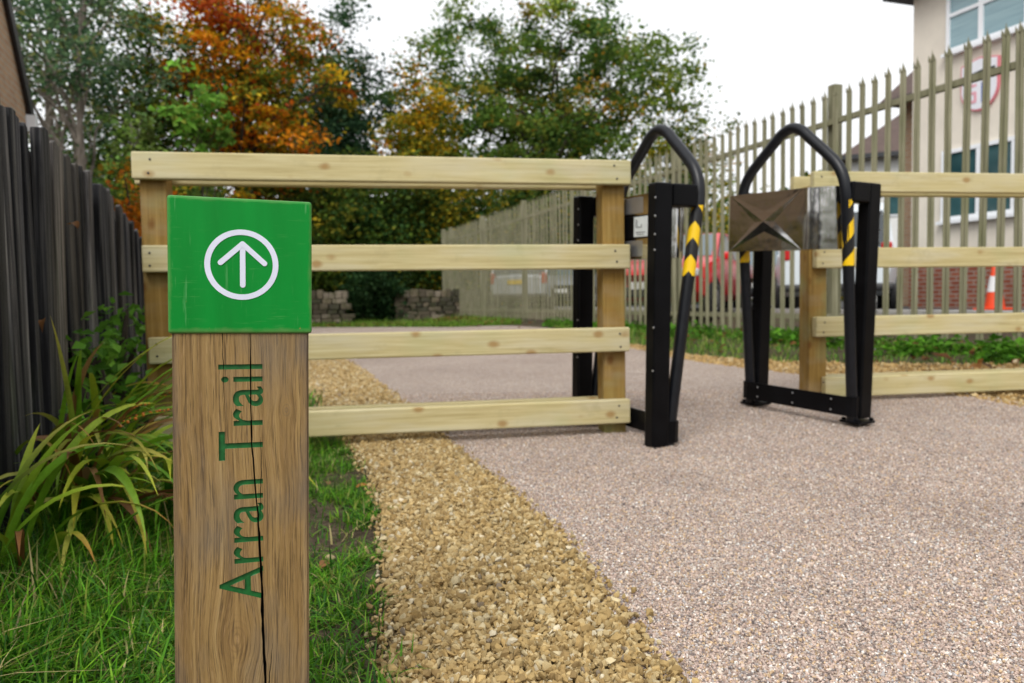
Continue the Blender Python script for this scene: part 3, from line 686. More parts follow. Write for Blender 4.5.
CR = [jag([px(*p) for p in ((248, 330), (248.5, 400), (249, 440), (251, 470), (255, 520), (257.5, 560), (259, 600), (260, 640), (262, 690), (264, 740), (262, 820))], [.0012, .0017, .0019, .0018, .0022, .0026, .0034, .0036, .0040, .003, .001], 4),
      jag([px(*p) for p in ((220.5, 330), (221, 365), (221.5, 400), (221, 430))], [.0009, .0008, .0006, .0002], 5),
      jag([px(*p) for p in ((258.5, 440), (259, 470), (258, 500), (257.5, 530))], [.0003, .0009, .0008, .0003], 6),
      jag([px(*p) for p in ((270, 655), (268, 675), (266, 700), (267, 760))], [.0003, .0013, .0015, .0004], 7)]
def cracks_obj(depth):
    m = MB()
    for i, c in enumerate(CR): m.prism(c, fy - .01, fy + (depth if i == 0 else depth * .5))
    return m.build('cutter', M['crack'])
def text_mesh(depth0, depth1, grow=.005):
    cu = bpy.data.curves.new('t', 'FONT'); cu.body = 'Arran Trail'; cu.extrude = .05; cu.resolution_u = 6; cu.offset = grow
    cu.space_character = 1.06
    o = bpy.data.objects.new('t', cu); COL.objects.link(o)
    dg = bpy.context.evaluated_depsgraph_get(); me = bpy.data.meshes.new_from_object(o.evaluated_get(dg)); bpy.data.objects.remove(o)
    X = [v.co.x for v in me.vertices]; Y = [v.co.y for v in me.vertices]
    x0, x1 = min(X), max(X); caph = max(Y); z0, z1 = px(0, 607.5)[1], px(0, 365.5)[1]
    bx = px(260.2, 0)[0]; ch = 44.5 / 869.
    for v in me.vertices:
        a = (v.co.x - x0) / (x1 - x0); b = v.co.y / caph; d = depth0 if v.co.z > 0 else depth1
        v.co = (bx - b * ch, fy + d, z0 + a * (z1 - z0))
    me.materials.clear(); me.materials.append(M['letter'])
    bm = bmesh.new(); bm.from_mesh(me); bmesh.ops.remove_doubles(bm, verts=bm.verts, dist=1e-6); bmesh.ops.recalc_face_normals(bm, faces=bm.faces); bm.to_mesh(me); bm.free()
    return link(bpy.data.objects.new('cutter', me))
def cut(o, c):
    m = o.modifiers.new('b', 'BOOLEAN'); m.operation = 'DIFFERENCE'; m.solver = 'EXACT'; m.object = c; m.use_self = True
    try: m.material_mode = 'TRANSFER'
    except Exception: pass
    dg = bpy.context.evaluated_depsgraph_get(); dg.update()
    me = bpy.data.meshes.new_from_object(o.evaluated_get(dg)); o.modifiers.clear(); o.data = me
    bpy.data.objects.remove(c)
shaft = MB().box((0, 0, .285), (PW, PW, .67)).build('shaft', M['oak'], None)
b = bmesh.new(); b.from_mesh(shaft.data); bmesh.ops.bevel(b, geom=[e for e in b.edges if abs(e.verts[0].co.z - e.verts[1].co.z) > .1], offset=.0025, segments=2, affect='EDGES'); b.to_mesh(shaft.data); b.free()
cut(shaft, text_mesh(-.004, .0042)); cut(shaft, cracks_obj(.022)); shaft.parent = wm
let = text_mesh(.0028, .0060); cut(let, cracks_obj(.022)); let.name = 'lettering'; let.parent = wm
cap = box('cap', (0, 0, .6460), (CW, CW, .1640), M['green'], wm, .0035, )
cap.modifiers['bevel'].segments = 3
sy = MB(); fc = -CW / 2 - .0006
def ring2(m, cx, cz, ro, ri, y0, y1, seg=64):
    vs = []; 
    for y in (y0, y1):
        for r_ in (ro, ri):
            vs += [(cx + r_ * math.cos(2 * math.pi * j / seg), y, cz + r_ * math.sin(2 * math.pi * j / seg)) for j in range(seg)]
    fs = []
    for j in range(seg):
        k = (j + 1) % seg
        fs += [(j, k, seg + k, seg + j), (2 * seg + j, 3 * seg + j, 3 * seg + k, 2 * seg + k), (j, 2 * seg + j, 2 * seg + k, k), (seg + j, seg + k, 3 * seg + k, 3 * seg + j)]
    m.add(vs, fs)
def cpx(x, y): return ((x - 240) / 869., .567 + (332 - y) / 821.)
cx_, cz_ = cpx(240.2, 265.7); s0 = 37 / 869.
ring2(sy, cx_, cz_, s0, s0 * .845, fc, fc + .002)
def bar(m, a, b_, w, y0, y1):
    a = Vector((a[0], 0, a[1])); b_ = Vector((b_[0], 0, b_[1])); d = (b_ - a).normalized(); nn = Vector((-d.z, 0, d.x))
    poly = [a + nn * w * math.cos(t) - d * w * math.sin(t) for t in np.linspace(0, math.pi, 9)] + [b_ - nn * w * math.cos(t) + d * w * math.sin(t) for t in np.linspace(0, math.pi, 9)]
    m.prism([(p.x, p.z) for p in poly], y0, y1)
hw = 2.75 / 869.
bar(sy, cpx(241, 245.5), cpx(241, 286), hw, fc, fc + .002)
bar(sy, cpx(241, 245), cpx(219, 264), hw, fc - .00025, fc + .0021); bar(sy, cpx(241, 245), cpx(263, 264), hw, fc - .0005, fc + .0022)
sy.build('arrow_symbol', M['symbol'], wm)

# ------------------------------------------------------------------ post and rail fences
NAIL = []
def nail(p, root):
    if not NAIL: o = MB().lathe([(.0045, 0), (.0045, .0015), (.002, .0022)], 8).build('nail', M['darkpaint'], root); NAIL.append(o)
    else: o = NAIL[0].copy(); COL.objects.link(o); o.parent = root
    o.location = p; o.rotation_euler = (R(90), 0, 0)
def rail_fence(name, label, A, B_, posts, z0, ext0, ext1, zs, top0=None, group='post and rail fences', slope=0.0, backs=(0, 3)):
    A = Vector(A); B_ = Vector(B_); d = (B_ - A); L = d.length; an = math.atan2(d.y, d.x)
    root = empty(name, (A.x, A.y, z0), an, label, 'fence', group)
    for t in posts:
        MB().box((t, 0, .555), (.1, .1, 1.19)).build('post', M['postwood'], root, .006)
    for i, zc in enumerate(zs):
        l0 = -ext0[i] ; l1 = L + ext1[i]; ln = l1 - l0
        o = MB().box((0, 0, 0), (ln, .045, .104)).build('rail', M['rail'], root, .006)
        o.location = ((l0 + l1) / 2, -.0735, zc)
        for t in posts:
            for dz in (-.026, .027): nail((t + random.uniform(-.012, .012), -.0965, zc + dz + random.uniform(-.006, .006)), root)
        if i in backs:
            o = MB().box((0, 0, 0), (ln, .045, .10)).build('rail', M['rail'], root, .006)
            o.location = ((l0 + l1) / 2 - .03, .0735, zc - .002)
    return root
rail_fence('rail_fence', 'wooden post and rail fence panel between black fence and left black gate half', (-1.40, 3.12), (.44, 3.455), (0, 1.87), .0, (.065, .04, .03, .02), (.065, .06, .055, .055), (1.14, .782, .425, .112))
rail_fence('rail_fence', 'wooden post and rail fence running off right of the right black gate half', (1.59, 4.12), (3.6, 4.44), (0, 1.75), .02, (.05, .035, .035, -.02), (.05,) * 4, (1.165, .775, .42, .105))

# ------------------------------------------------------------------ black board fence (left)
bf0 = Vector((-1.03, 1.24, 0)); bd = Vector((-.316, .949, 0)); ba = math.atan2(bd.y, bd.x)
bf = empty('board_fence', bf0, ba, 'weathered black stained close board fence of uneven upright boards on the left', 'fence')
t = 0.0; i = 0
r_ = random.Random(12)
while t < 3.75:
    w = r_.choice([.042, .052, .06, .072]); th = r_.choice([.014, .02, .03]); y = r_.uniform(-.012, .012)
    # the top keeps level, then drops towards the far end
    h = 1.098 + r_.gauss(0, .005) - .14 * float(ss(1.8, 3.75, t))
    zt = h + .02
    m = MB(); m.prism([(-w / 2, -.08), (w / 2, -.08), (w / 2, zt - r_.uniform(0, .012)), (r_.uniform(-.01, .01), zt + r_.uniform(0, .006)), (-w / 2, zt - r_.uniform(0, .012))], -th / 2, th / 2)
    o = m.build('board', M['board'], bf, .003)
    o.location = (t + w / 2, y, 0); o.rotation_euler = (R(r_.gauss(0, .5)), R(r_.gauss(0, .35)), R(r_.gauss(0, 2)))
    t += w + r_.choice([.003, .006, .010, .016])
o = MB().prism([(0, -.08), (3.76, -.08), (3.76, .91), (2.9, 1.0), (1.9, 1.06), (0, 1.07)], .024, .036).build('gap_light_block', M['trim'], bf)  # dark sheet added behind the boards to block light through the gaps
for z in (.22, .82):
    o = box('rail', (0, 0, 0), (3.8, .04, .08), M['board'], bf, .004); o.location = (1.87, .055, z)
for t in (.05, 1.8, 3.7):
    o = box('post', (0, 0, 0), (.09, .09, 1.0), M['board'], bf, .005); o.location = (t, .125, .42)

# ------------------------------------------------------------------ barrier gate (two halves)
BOLT = []
def bolt(p, rx, root):
    if not BOLT: o = MB().lathe([(.0042, 0), (.0042, .0025), (.002, .0035)], 8).build('bolt', M['bolt'], root); BOLT.append(o)
    else: o = BOLT[0].copy(); COL.objects.link(o); o.parent = root
    o.location = p; o.rotation_euler = (rx, 0, 0)
def barrier(origin, ang, sg, label, pitch=0.0, plate=False, lean=0.0):
    """local x runs from the near post to the far post, +y*sg is the path side"""
    root = empty('access_barrier', origin, ang, label, 'barrier', 'two halves of the black access barrier')
    root.rotation_euler = (0, -pitch, ang)
    L = .58; TZ = 1.06
    def Y(p): return (p[0], p[1] * sg, p[2])
    for x in (0, L):
        s = -1 if x == 0 else 1
        m = MB(); m.box(Y((x, 0, TZ / 2 + .01)), (.06, .08, TZ - .02)); m.build('post', M['black'], root, .008)
        m = MB(); m.box(Y((x, .10, TZ - .045)), (.066, .118, .088)); m.build('arm', M['black'], root, .008)
        m = MB(); m.box(Y((x, .02, .006)), (.10, .12, .012)); 
        for dx in (-.036, .036):
            for dy in (-.028, .066): m.lathe([(.011, .012), (.011, .022), (.006, .024)], 6, Matrix.Translation(Y((x + dx, dy + .0, 0))))
        m.build('foot_plate', M['black'], root, .003)
        for z in (.33, .5, .80, .86, .93, 1.0): bolt(Y((x - .028, -.0425, z)), R(90) * sg, root)
    # hoop: foot -> leaning leg -> shoulder -> apex -> far side
    P = [(0, .055, .012), (0, .075, .2), (0, .118, .6), (0, .152, .92), (.002, .162, 1.01), (.014, .166, 1.075), (.044, .168, 1.132), (.092, .169, 1.182), (.19, .17, 1.268), (.236, .17, 1.307), (.29, .17, 1.325)]
    P += [(L - p[0], p[1], p[2]) for p in P[-2::-1]]
    P = [Y((p[0], p[1] * (1 + lean * min(1, p[2])), p[2])) for p in P]
    MB().tube(spline(P, 7), .0245, 16).build('hoop', M['tubeblack'], root, smooth=True)
    # hazard tape: sleeves round both legs
    for far in (0, 1):
        z0, z1 = (.70, .98) if not far else (.72, .93)
        n_, sgm = 14, 20; bm = bmesh.new(); uvl = bm.loops.layers.uv.new('UVMap'); rings = []
        for i in range(n_ + 1):
            z = z0 + (z1 - z0) * i / n_; yy_ = np.interp(z, [.6, .94, 1.04], [.118, .152, .162]) * (1 + lean * z)
            x = L if far else 0
            rings.append([bm.verts.new(Y((x + 0.0256 * math.cos(2 * math.pi * j / sgm), yy_ + 0.0256 * math.sin(2 * math.pi * j / sgm), z))) for j in range(sgm)])
        for i in range(n_):
            for j in range(sgm):
                f = bm.faces.new([rings[i][j], rings[i][(j + 1) % sgm], rings[i + 1][(j + 1) % sgm], rings[i + 1][j]])
                for l, (a_, b_) in zip(f.loops, ((j, i), (j + 1, i), (j + 1, i + 1), (j, i + 1))):
                    u = ((a_ / sgm - .5 - .34 * 1 + 1.5) % 1.0) - .5 if not (a_ == sgm and False) else 0
                    l[uvl].uv = (0, 0)
                    th = a_ / sgm * 2 * math.pi - R(222)       # seam of the chevron faces the approach
                    th = (th + math.pi) % (2 * math.pi) - math.pi
                    if abs(th) > 3.0 and a_ == j + 1: th = math.copysign(th, 1) if j / sgm * 2 * math.pi - R(222) > 0 else th
                    l[uvl].uv = (th * .0236 / .10, b_ / n_ * (z1 - z0) / .132 + .35)
        bmesh.ops.recalc_face_normals(bm, faces=bm.faces)
        me = bpy.data.meshes.new('hazard_tape'); bm.to_mesh(me); bm.free(); me.shade_smooth(); me.materials.append(M['hazard'])
        link(bpy.data.objects.new('hazard_tape', me), root)
    # skirt bar round the feet on the path side
    out = []; 
    outline = [(-.02, .035), (-.03, .07), (-.02, .092), (.01, .10), (L - .01, .10), (L + .02, .092), (L + .03, .07), (L + .02, .035)]
    inn = [(-.012, .035), (-.022, .07), (-.014, .085), (.01, .092), (L - .01, .092), (L + .014, .085), (L + .022, .07), (L + .012, .035)]
    m = MB(); n_ = len(outline); vs = []
    for z in (.035, .122): vs += [Y((p[0], p[1], z)) for p in outline] + [Y((p[0], p[1], z)) for p in inn]
    fs = []
    for i in range(n_ - 1):
        fs += [(i, i + 1, 2 * n_ + i + 1, 2 * n_ + i), (n_ + i, 3 * n_ + i, 3 * n_ + i + 1, n_ + i + 1), (i, n_ + i, n_ + i + 1, i + 1), (2 * n_ + i, 2 * n_ + i + 1, 3 * n_ + i + 1, 3 * n_ + i)]
    fs += [(0, 2 * n_, 3 * n_, n_), (n_ - 1, 2 * n_ - 1, 4 * n_ - 1, 3 * n_ - 1)]
    m.add(vs, fs)
    m.build('skirt_bar', M['black'], root)
    for x in (.08, L * .5, L - .08):
        for z in (.055, .102): bolt(Y((x, .10, z)), -R(90) * sg, root)
    # stainless box with pressed star and curved near end
    zb, zt = .772, 1.045; x1 = L + .035; x0 = .185; yf = .208
    arc = [(x0 - (.165 + .0022 * math.sin(11 * a)) * math.sin(a), .075 + (yf - .075) * math.cos(a) * (1 + .012 * math.sin(14 * a))) for a in np.linspace(0, R(90), 34)]
    prof = [(x1, .125), (x1, yf)] + arc
    m = MB(); n_ = len(prof)
    vs = [Y((p[0], p[1], zb)) for p in prof] + [Y((p[0], p[1], zt)) for p in prof]
    fs = [(i, i + 1, n_ + i + 1, n_ + i) for i in range(n_ - 1) if i != 1] + [tuple(range(n_)), tuple(range(2 * n_ - 1, n_ - 1, -1)), (n_ - 1, 0, n_, 2 * n_ - 1)]
    m.add(vs, fs)
    # pressed face between x0 and x1
    cx, cz = (x0 + x1) / 2, (zb + zt) / 2; hx, hz = (x1 - x0) / 2, (zt - zb) / 2
    c0 = Y((cx, yf + .007, cz)); cor = [Y((cx + a * hx, yf, cz + b_ * hz)) for a, b_ in ((-1, -1), (1, -1), (1, 1), (-1, 1))]
    tip = [Y((cx + a * hx * .9, yf + .001, cz + b_ * hz * .9)) for a, b_ in ((-1, -1), (1, -1), (1, 1), (-1, 1))]
    mid = [Y((cx + a * hx * .26, yf - .001, cz + b_ * hz * .34)) for a, b_ in ((0, -1), (1, 0), (0, 1), (-1, 0))]
    vs = [c0] + tip + mid + cor; fs = []
    for k in range(4):
        a, b_ = 1 + k, 1 + (k + 1) % 4; mm = 5 + k; ca, cb = 9 + k, 9 + (k + 1) % 4
        fs += [(0, a, mm), (0, mm, b_), (a, ca, cb, b_)] if False else [(0, a, mm), (0, mm, b_), (a, ca, mm), (mm, ca, cb), (mm, cb, b_)]
    m.add(vs, fs)
    bmesh.ops.remove_doubles(m.bm, verts=m.bm.verts, dist=.0005)
    m.build('steel_box', M['steel'], root, smooth=True, angle=14)
    # back channel of the box between the posts
    m = MB(); m.box(Y((L / 2 + .03, .100, (zb + zt) / 2)), (L - .03, .02, .10)); bc = m.build('back_channel', M['black'], root, .004)
    for z in (zb + .045, zt - .045):
        MB().box(Y((L / 2 + .03, .104, z)), (L - .03, .02, .07)).build('back_strip', M['brushed'], root, .003)
    if plate:
        pl = MB().box(Y((.255, .0885, (zb + zt) / 2)), (.10, .003, .085)).build('label_plate', M['labelwhite'], root, .001)
        k = MB(); yk = .0866; zc = (zb + zt) / 2
        for (xa, za, dx, dz) in ((.290, zc + .014, .003, .036), (.280, zc + .012, .003, .034), (.265, zc - .002, .03, .003), (.248, zc + .004, .003, .012), (.256, zc - .024, .07, .003), (.256, zc - .033, .055, .0022)):
            k.box(Y((xa, yk, za)), (dx, .0012, dz))
        k.build('label_marks', M['ink'], pl)
    return root
barrier((.570, 3.09, -.012), math.atan2(.90, -.43), -1, 'left half of black access barrier with white label plate beside the fence post', R(2.0), True, .17)
barrier((1.562, 3.49, .03), math.atan2(.855, -.52), 1, 'right half of black access barrier showing its star pressed steel box', R(2.2))

# ------------------------------------------------------------------ palisade
def palisade_fence():
    an = math.atan2(FD[1], FD[0]); z0 = float(gz(F0[0], F0[1])) + .065
    S0 = -1.4; sp = .158; N = int((17.15 - S0) / sp) + 1
    root = empty('palisade_fence', (F0[0], F0[1], z0), an, 'tall lichen grey spiked palisade fence along the right side', 'fence')
    def pale(m, x):
        w, d = .034, .011
        # shallow W section and a triple pointed head, outer points splayed
        sec = [(-w, -.004), (-w * .55, d), (0, -.002), (w * .55, d), (w, -.004)]
        f = [(a, b_) for a, b_ in sec] + [(a, b_ + .004) for a, b_ in sec[::-1]]
        n_ = len(f); vs = [(x + a, b_, .04) for a, b_ in f] + [(x + a, b_, 2.33) for a, b_ in f]
        fs = [tuple(range(n_ - 1, -1, -1))] + [(i, (i + 1) % n_, n_ + (i + 1) % n_, n_ + i) for i in range(n_)]
        m.add(vs, fs)
        for a0, a1, tx, ty, h in ((-w, -w * .33, -w * .72, .016, .055), (-w * .33, w * .33, 0, 0, .10), (w * .33, w, w * .72, .016, .055)):
            m.add([(x + a0, -.004, 2.331), (x + a1, -.004, 2.331), (x + a1, d, 2.331), (x + a0, d, 2.331), (x + tx, ty, 2.331 + h)], [(0, 1, 4), (1, 2, 4), (2, 3, 4), (3, 0, 4), (3, 2, 1, 0)])
    m = MB(); pale(m, 0); p0 = m.build('pale', M['palisade'], root); p0.location = (S0, 0, 0)
    for i in range(1, 99):
        o = p0.copy(); COL.objects.link(o); o.parent = root; o.location = (S0 + sp * i, random.gauss(0, .003), random.gauss(0, .006)); o.rotation_euler = (0, R(random.gauss(0, .35)), 0)
    m = MB()
    for i in range(99, N): pale(m, S0 + sp * i)
    tag(m.build('pale', M['palisade'], root), kind='stuff')
    for z in (.20, 2.10):
        o = MB().box((0, 0, 0), (17.15 - S0 + .2, .045, .055)).build('rail', M['palisade'], root, .004); o.location = ((17.15 + S0) / 2, -.030, z)
    x = -1.1
    ps = []
    while x < 17.2: ps.append(x); x += 3.0
    ps[-1] = min(ps[-1], 17.1)
    for k, x in enumerate(ps):
        o = MB().box((0, 0, 0), (.095, .10, 2.55)).build('post', M['palisade'], root, .006); o.location = (x, -.105, 1.2)
    o = MB().box((0, 0, 0), (.10, .10, 2.5)).build('post', M['palisade'], root, .006); o.location = (17.25, .03, 1.2)
    return root
palisade_fence()

# ------------------------------------------------------------------ stone walls
def stone_wall(label, a, b_, h, seed):
    r_ = random.Random(seed); a = Vector((*a, 0)); b_ = Vector((*b_, 0)); L = (b_ - a).length; an = math.atan2(b_.y - a.y, b_.x - a.x)
    root = empty('stone_wall', (a.x, a.y, float(gz(a.x, a.y)) - .05), an, label, 'wall', 'low dry stone walls')
    pal = [(.12, .10, .07), (.16, .13, .09), (.085, .07, .05), (.22, .185, .14), (.06, .055, .04)]
    def stones(items, name):
        V = []; F = []; T = []
        for c, d in items:
            o = len(V); t = r_.choice(pal)
            for k in range(8):
                sx, sy_, sz_ = ((k & 1) * 2 - 1, ((k >> 1) & 1) * 2 - 1, ((k >> 2) & 1) * 2 - 1)
                V.append((c[0] + sx * d[0] / 2 * r_.uniform(.82, 1), c[1] + sy_ * d[1] / 2 * r_.uniform(.85, 1.02), c[2] + sz_ * d[2] / 2 * r_.uniform(.85, 1))); T.append(t)
            F += [[o + q for q in f] for f in ((0, 2, 3, 1), (4, 5, 7, 6), (0, 1, 5, 4), (2, 6, 7, 3), (0, 4, 6, 2), (1, 3, 7, 5))]
        o = mesh_np(name, np.array(V), np.array(F), M['drystone'], root, tone=np.array(T)); md = o.modifiers.new('bevel', 'BEVEL'); md.width = .018; md.segments = 2
    it = []; z = 0
    while z < h - .18:
        rh = r_.uniform(.08, .15); x = r_.uniform(-.1, .05)
        while x < L:
            w = r_.uniform(.14, .38); it.append(((x + w / 2, r_.uniform(-.02, .02), z + rh / 2), (w * .99, .36, rh * 1.04))); x += w
        z += rh
    stones(it, 'courses'); it = []; x = 0
    while x < L:
        w = r_.uniform(.10, .24); hh_ = r_.uniform(.16, .24); it.append(((x + w / 2, 0, z + hh_ / 2), (w, .34, hh_))); x += w
    stones(it, 'coping')
stone_wall('low dry stone wall seen just right of the green cap', (-9.5, 19.0), (-4.22, 19.6), .80, 5)
stone_wall('low dry stone wall running up to the far end of the palisade', (-3.02, 20.5), (-.6, 21.2), .80, 6)

# ------------------------------------------------------------------ buildings
def obox(name, x0, x1, y0, y1, z0, z1, mat, parent, bevel=0):
    o = MB().box((0, 0, 0), (x1 - x0, y1 - y0, z1 - z0)).build(name, mat, parent, bevel); o.location = ((x0 + x1) / 2, (y0 + y1) / 2, (z0 + z1) / 2); return o
# main building: local x runs along the facade away from the viewer, local -y... faces the path (+y)
C0 = Vector((7.29, 14.3, .34)); an = math.atan2(-FD[1], -FD[0])     # local +x comes back towards the viewer
hb = empty('school_building', C0, an, 'cream rendered two storey building with white windows and red brick base', 'building')
# local +x -> (0.325,-0.946); local +y -> (.946,.325): away from the path
LEN = 13.0
obox('wall', 0, LEN, .02, 9, .82, 5.6, M['render'], hb)
obox('brick_base', -.02, LEN + .02, 0, 9.02, 0, .817, M['redbrick'], hb)
obox('eaves', -.35, LEN + .3, -.35, 9.3, 5.6, 5.8, M['darkpaint'], hb)
rf = MB(); rf.add([(-.35, -.35, 5.8), (LEN + .3, -.35, 5.8), (LEN + .3, 9.3, 5.8), (-.35, 9.3, 5.8), (3, 4.5, 8.3), (LEN - 3, 4.5, 8.3)], [(0, 1, 5, 4), (1, 2, 5), (2, 3, 4, 5), (3, 0, 4), (3, 2, 1, 0)]); rf.build('roof', M['roof'], hb)
def window(x0, x1, z0, z1, mull, trans, pane):
    f = MB(); t_ = .065
    f.box(((x0 + x1) / 2, 0, z0 + t_ / 2), (x1 - x0, .07, t_)); f.box(((x0 + x1) / 2, 0, z1 - t_ / 2), (x1 - x0, .07, t_))
    for x in [x0 + t_ / 2, x1 - t_ / 2]: f.box((x, .001, (z0 + z1) / 2), (t_, .068, z1 - z0 - 2 * t_))
    for x in mull: f.box((x, .002, (z0 + z1) / 2), (t_ * 1.3, .066, z1 - z0 - 2 * t_))
    for z in trans: f.box(((x0 + x1) / 2, .003, z), (x1 - x0 - 2 * t_, .064, t_ * .9))
    o = f.build('window', M['upvc'], hb); o.location = (0, -.004, 0)
    p = obox('pane', x0 + t_ * .8, x1 - t_ * .8, .0, .014, z0 + t_ * .8, z1 - t_ * .8, pane, o)
    s = obox('sill', x0 - .05, x1 + .05, -.09, .02, z0 - .06, z0 - .002, M['upvc'], o)
for (a, b_, mu) in ((.74, 3.6, [1.40, 2.2]), (5.2, 7.7, [6.0, 6.9]), (9.2, 11.7, [10, 10.9])):
    window(a, b_, 4.36, 5.5, mu, [4.98], M['blind'])
for (a, b_, mu) in ((.68, 2.05, [1.40]), (5.2, 7.4, [5.95, 6.7]), (9.2, 11.4, [9.95, 10.7])):
    window(a, b_, 1.52, 2.72, mu, [], M['glass'])
# shield sign on the facade
sg_ = empty('shield_sign', C0 + Vector((1.39 * .325, -.9457 * 1.39, 0)) - Vector((.9457, .325, 0)) * .0, an, 'white shield shaped sign with red border, black band and blue bar on cream wall', 'sign')
def shield(w, h, z0):
    top = [(-w, z0 + h * .92), (-w * .5, z0 + h * .965), (0, z0 + h), (w * .5, z0 + h * .965), (w, z0 + h * .92)]
    side = [(w * math.cos(t), z0 + h * .42 - h * .42 * math.sin(t)) for t in np.linspace(0, R(90), 10)]
    return top + side + [(-x, z) for x, z in side[-2::-1]]
MB().prism(shield(.345, .86, 3.26), -.03, .03).build('border', M['s_red'], sg_)
MB().prism(shield(.322, .812, 3.285), -.036, -.025).build('field', M['s_white'], sg_)
m = MB(); m.prism([(-.285, 3.72), (-.14, 3.79), (.05, 3.82), (.29, 3.82), (.29, 3.91), (.05, 3.91), (-.15, 3.88), (-.285, 3.82)], -.041, -.034); m.build('band', M['s_black'], sg_)
m = MB(); m.prism([(.05, 3.38), (.14, 3.38), (.14, 3.70), (.05, 3.70)], -.041, -.034); m.build('blue_bar', M['s_blue'], sg_)
m = MB()
for (a, b_) in (((-.2, 3.68), (-.06, 3.68)), ((-.2, 3.67), (-.2, 3.57)), ((-.2, 3.56), (-.06, 3.56)), ((-.06, 3.55), (-.06, 3.43)), ((-.06, 3.42), (-.17, 3.42))): bar(m, a, b_, .022, -.041 - .0005 * len(m.bm.verts) / 18, -.034)
m.build('red_curve', M['s_pink'], sg_)
# brick annex with small dark roof, beyond the corner
ax = empty('brick_annex', (8.45, 17.0, .34), an, 'narrow brick annex with dark pitched roof beyond the cream corner', 'building')
obox('wall', 0, 3.0, 0, 4, 0, 4.35, M['tanbrick'], ax)
rf = MB(); rf.add([(-.3, -.4, 4.35), (3.2, -.4, 4.35), (3.2, 4.3, 4.35), (-.3, 4.3, 4.35), (-.3, 1.95, 6.3), (3.2, 1.95, 6.3)], [(0, 1, 5, 4), (2, 3, 4, 5), (0, 4, 3), (1, 2, 5), (3, 2, 1, 0)]); rf.build('roof', M['roof'], ax)
obox('gutter', -.3, 3.2, -.5, -.41, 4.22, 4.36, M['darkpaint'], ax)
# far white house
wh = empty('white_house', (12.9, 30.0, .34), R(-24), 'far white house with brown roof between palisade pales', 'house')
obox('wall', 0, 8, 0, 7, 0, 5.5, M['whiterender'], wh)
rf = MB(); rf.add([(-.3, -.4, 5.5), (8.3, -.4, 5.5), (8.3, 7.4, 5.5), (-.3, 7.4, 5.5), (2.4, 3.5, 8.0), (5.9, 3.5, 8.0)], [(0, 1, 5, 4), (1, 2, 5), (2, 3, 4, 5), (3, 0, 4), (3, 2, 1, 0)]); rf.build('roof', M['roof'], wh)
obox('gutter', -.4, 8.4, -.53, -.41, 5.36, 5.52, M['darkpaint'], wh)
for x in (1.2, 4.6):
    w_ = obox('window', x, x + 1.3, -.05, .02, 3.2, 4.5, M['upvc'], wh); obox('pane', -.58, .58, -.05, -.03, -.58, .58, M['glass'], w_)
# brick house, far left, gable end along the path
gh = empty('brick_house', (-5.70, 9.0, 0), math.atan2(.947, -.316), 'tan brick gable end with dark bargeboard behind the black fence', 'house')
# local x away from the viewer along the gable, local +y to the left
sl = 1.30; xe = .78; ze = 3.10; xr = xe - 3.6; zr = ze + 3.6 * sl
MB().prism([(xe - 7.2, 0), (xe, 0), (xe, ze), (xr, zr), (xe - 7.2, ze)], 0, 8).build('wall', M['tanbrick'], gh)
for s in (1, -1):
    x_e = xr + s * 3.85; z_e = zr - 3.85 * sl
    MB().prism([(xr, zr + .02), (xr, zr + .16), (x_e, z_e + .16), (x_e, z_e + .02)], -.03, 8.1).build('roof', M['roof'], gh)
    MB().prism([(xr, zr - .06), (xr, zr + .175), (x_e, z_e + .175), (x_e, z_e - .06)], -.06, -.033).build('bargeboard', M['darkpaint'], gh)
obox('gutter_end', xe + .02, xe + .16, -.1, 7.9, ze - .32, ze - .12, M['upvc'], gh)

# ------------------------------------------------------------------ traffic cone
cn = empty('traffic_cone', (7.12, 11.5, float(gz(7.12, 11.5)) + .006), .3, 'orange and white traffic cone in front of the red brick base', 'traffic cone')
MB().box((0, 0, .018), (.40, .40, .036)).build('base', M['orange'], cn, .012)
def cr(z): return .135 - (.135 - .028) * (z - .036) / .72
MB().lathe([(cr(.036), .037), (cr(.27), .27)], 24).build('lower_cone', M['orange'], cn, smooth=True)
MB().lathe([(cr(.27) + .003, .27), (cr(.50) + .003, .50)], 24).build('sleeve', M['sleeve'], cn, smooth=True)
MB().lathe([(cr(.50), .501), (cr(.74), .74), (cr(.76) * .7, .757)], 24).build('tip', M['orange'], cn, smooth=True)

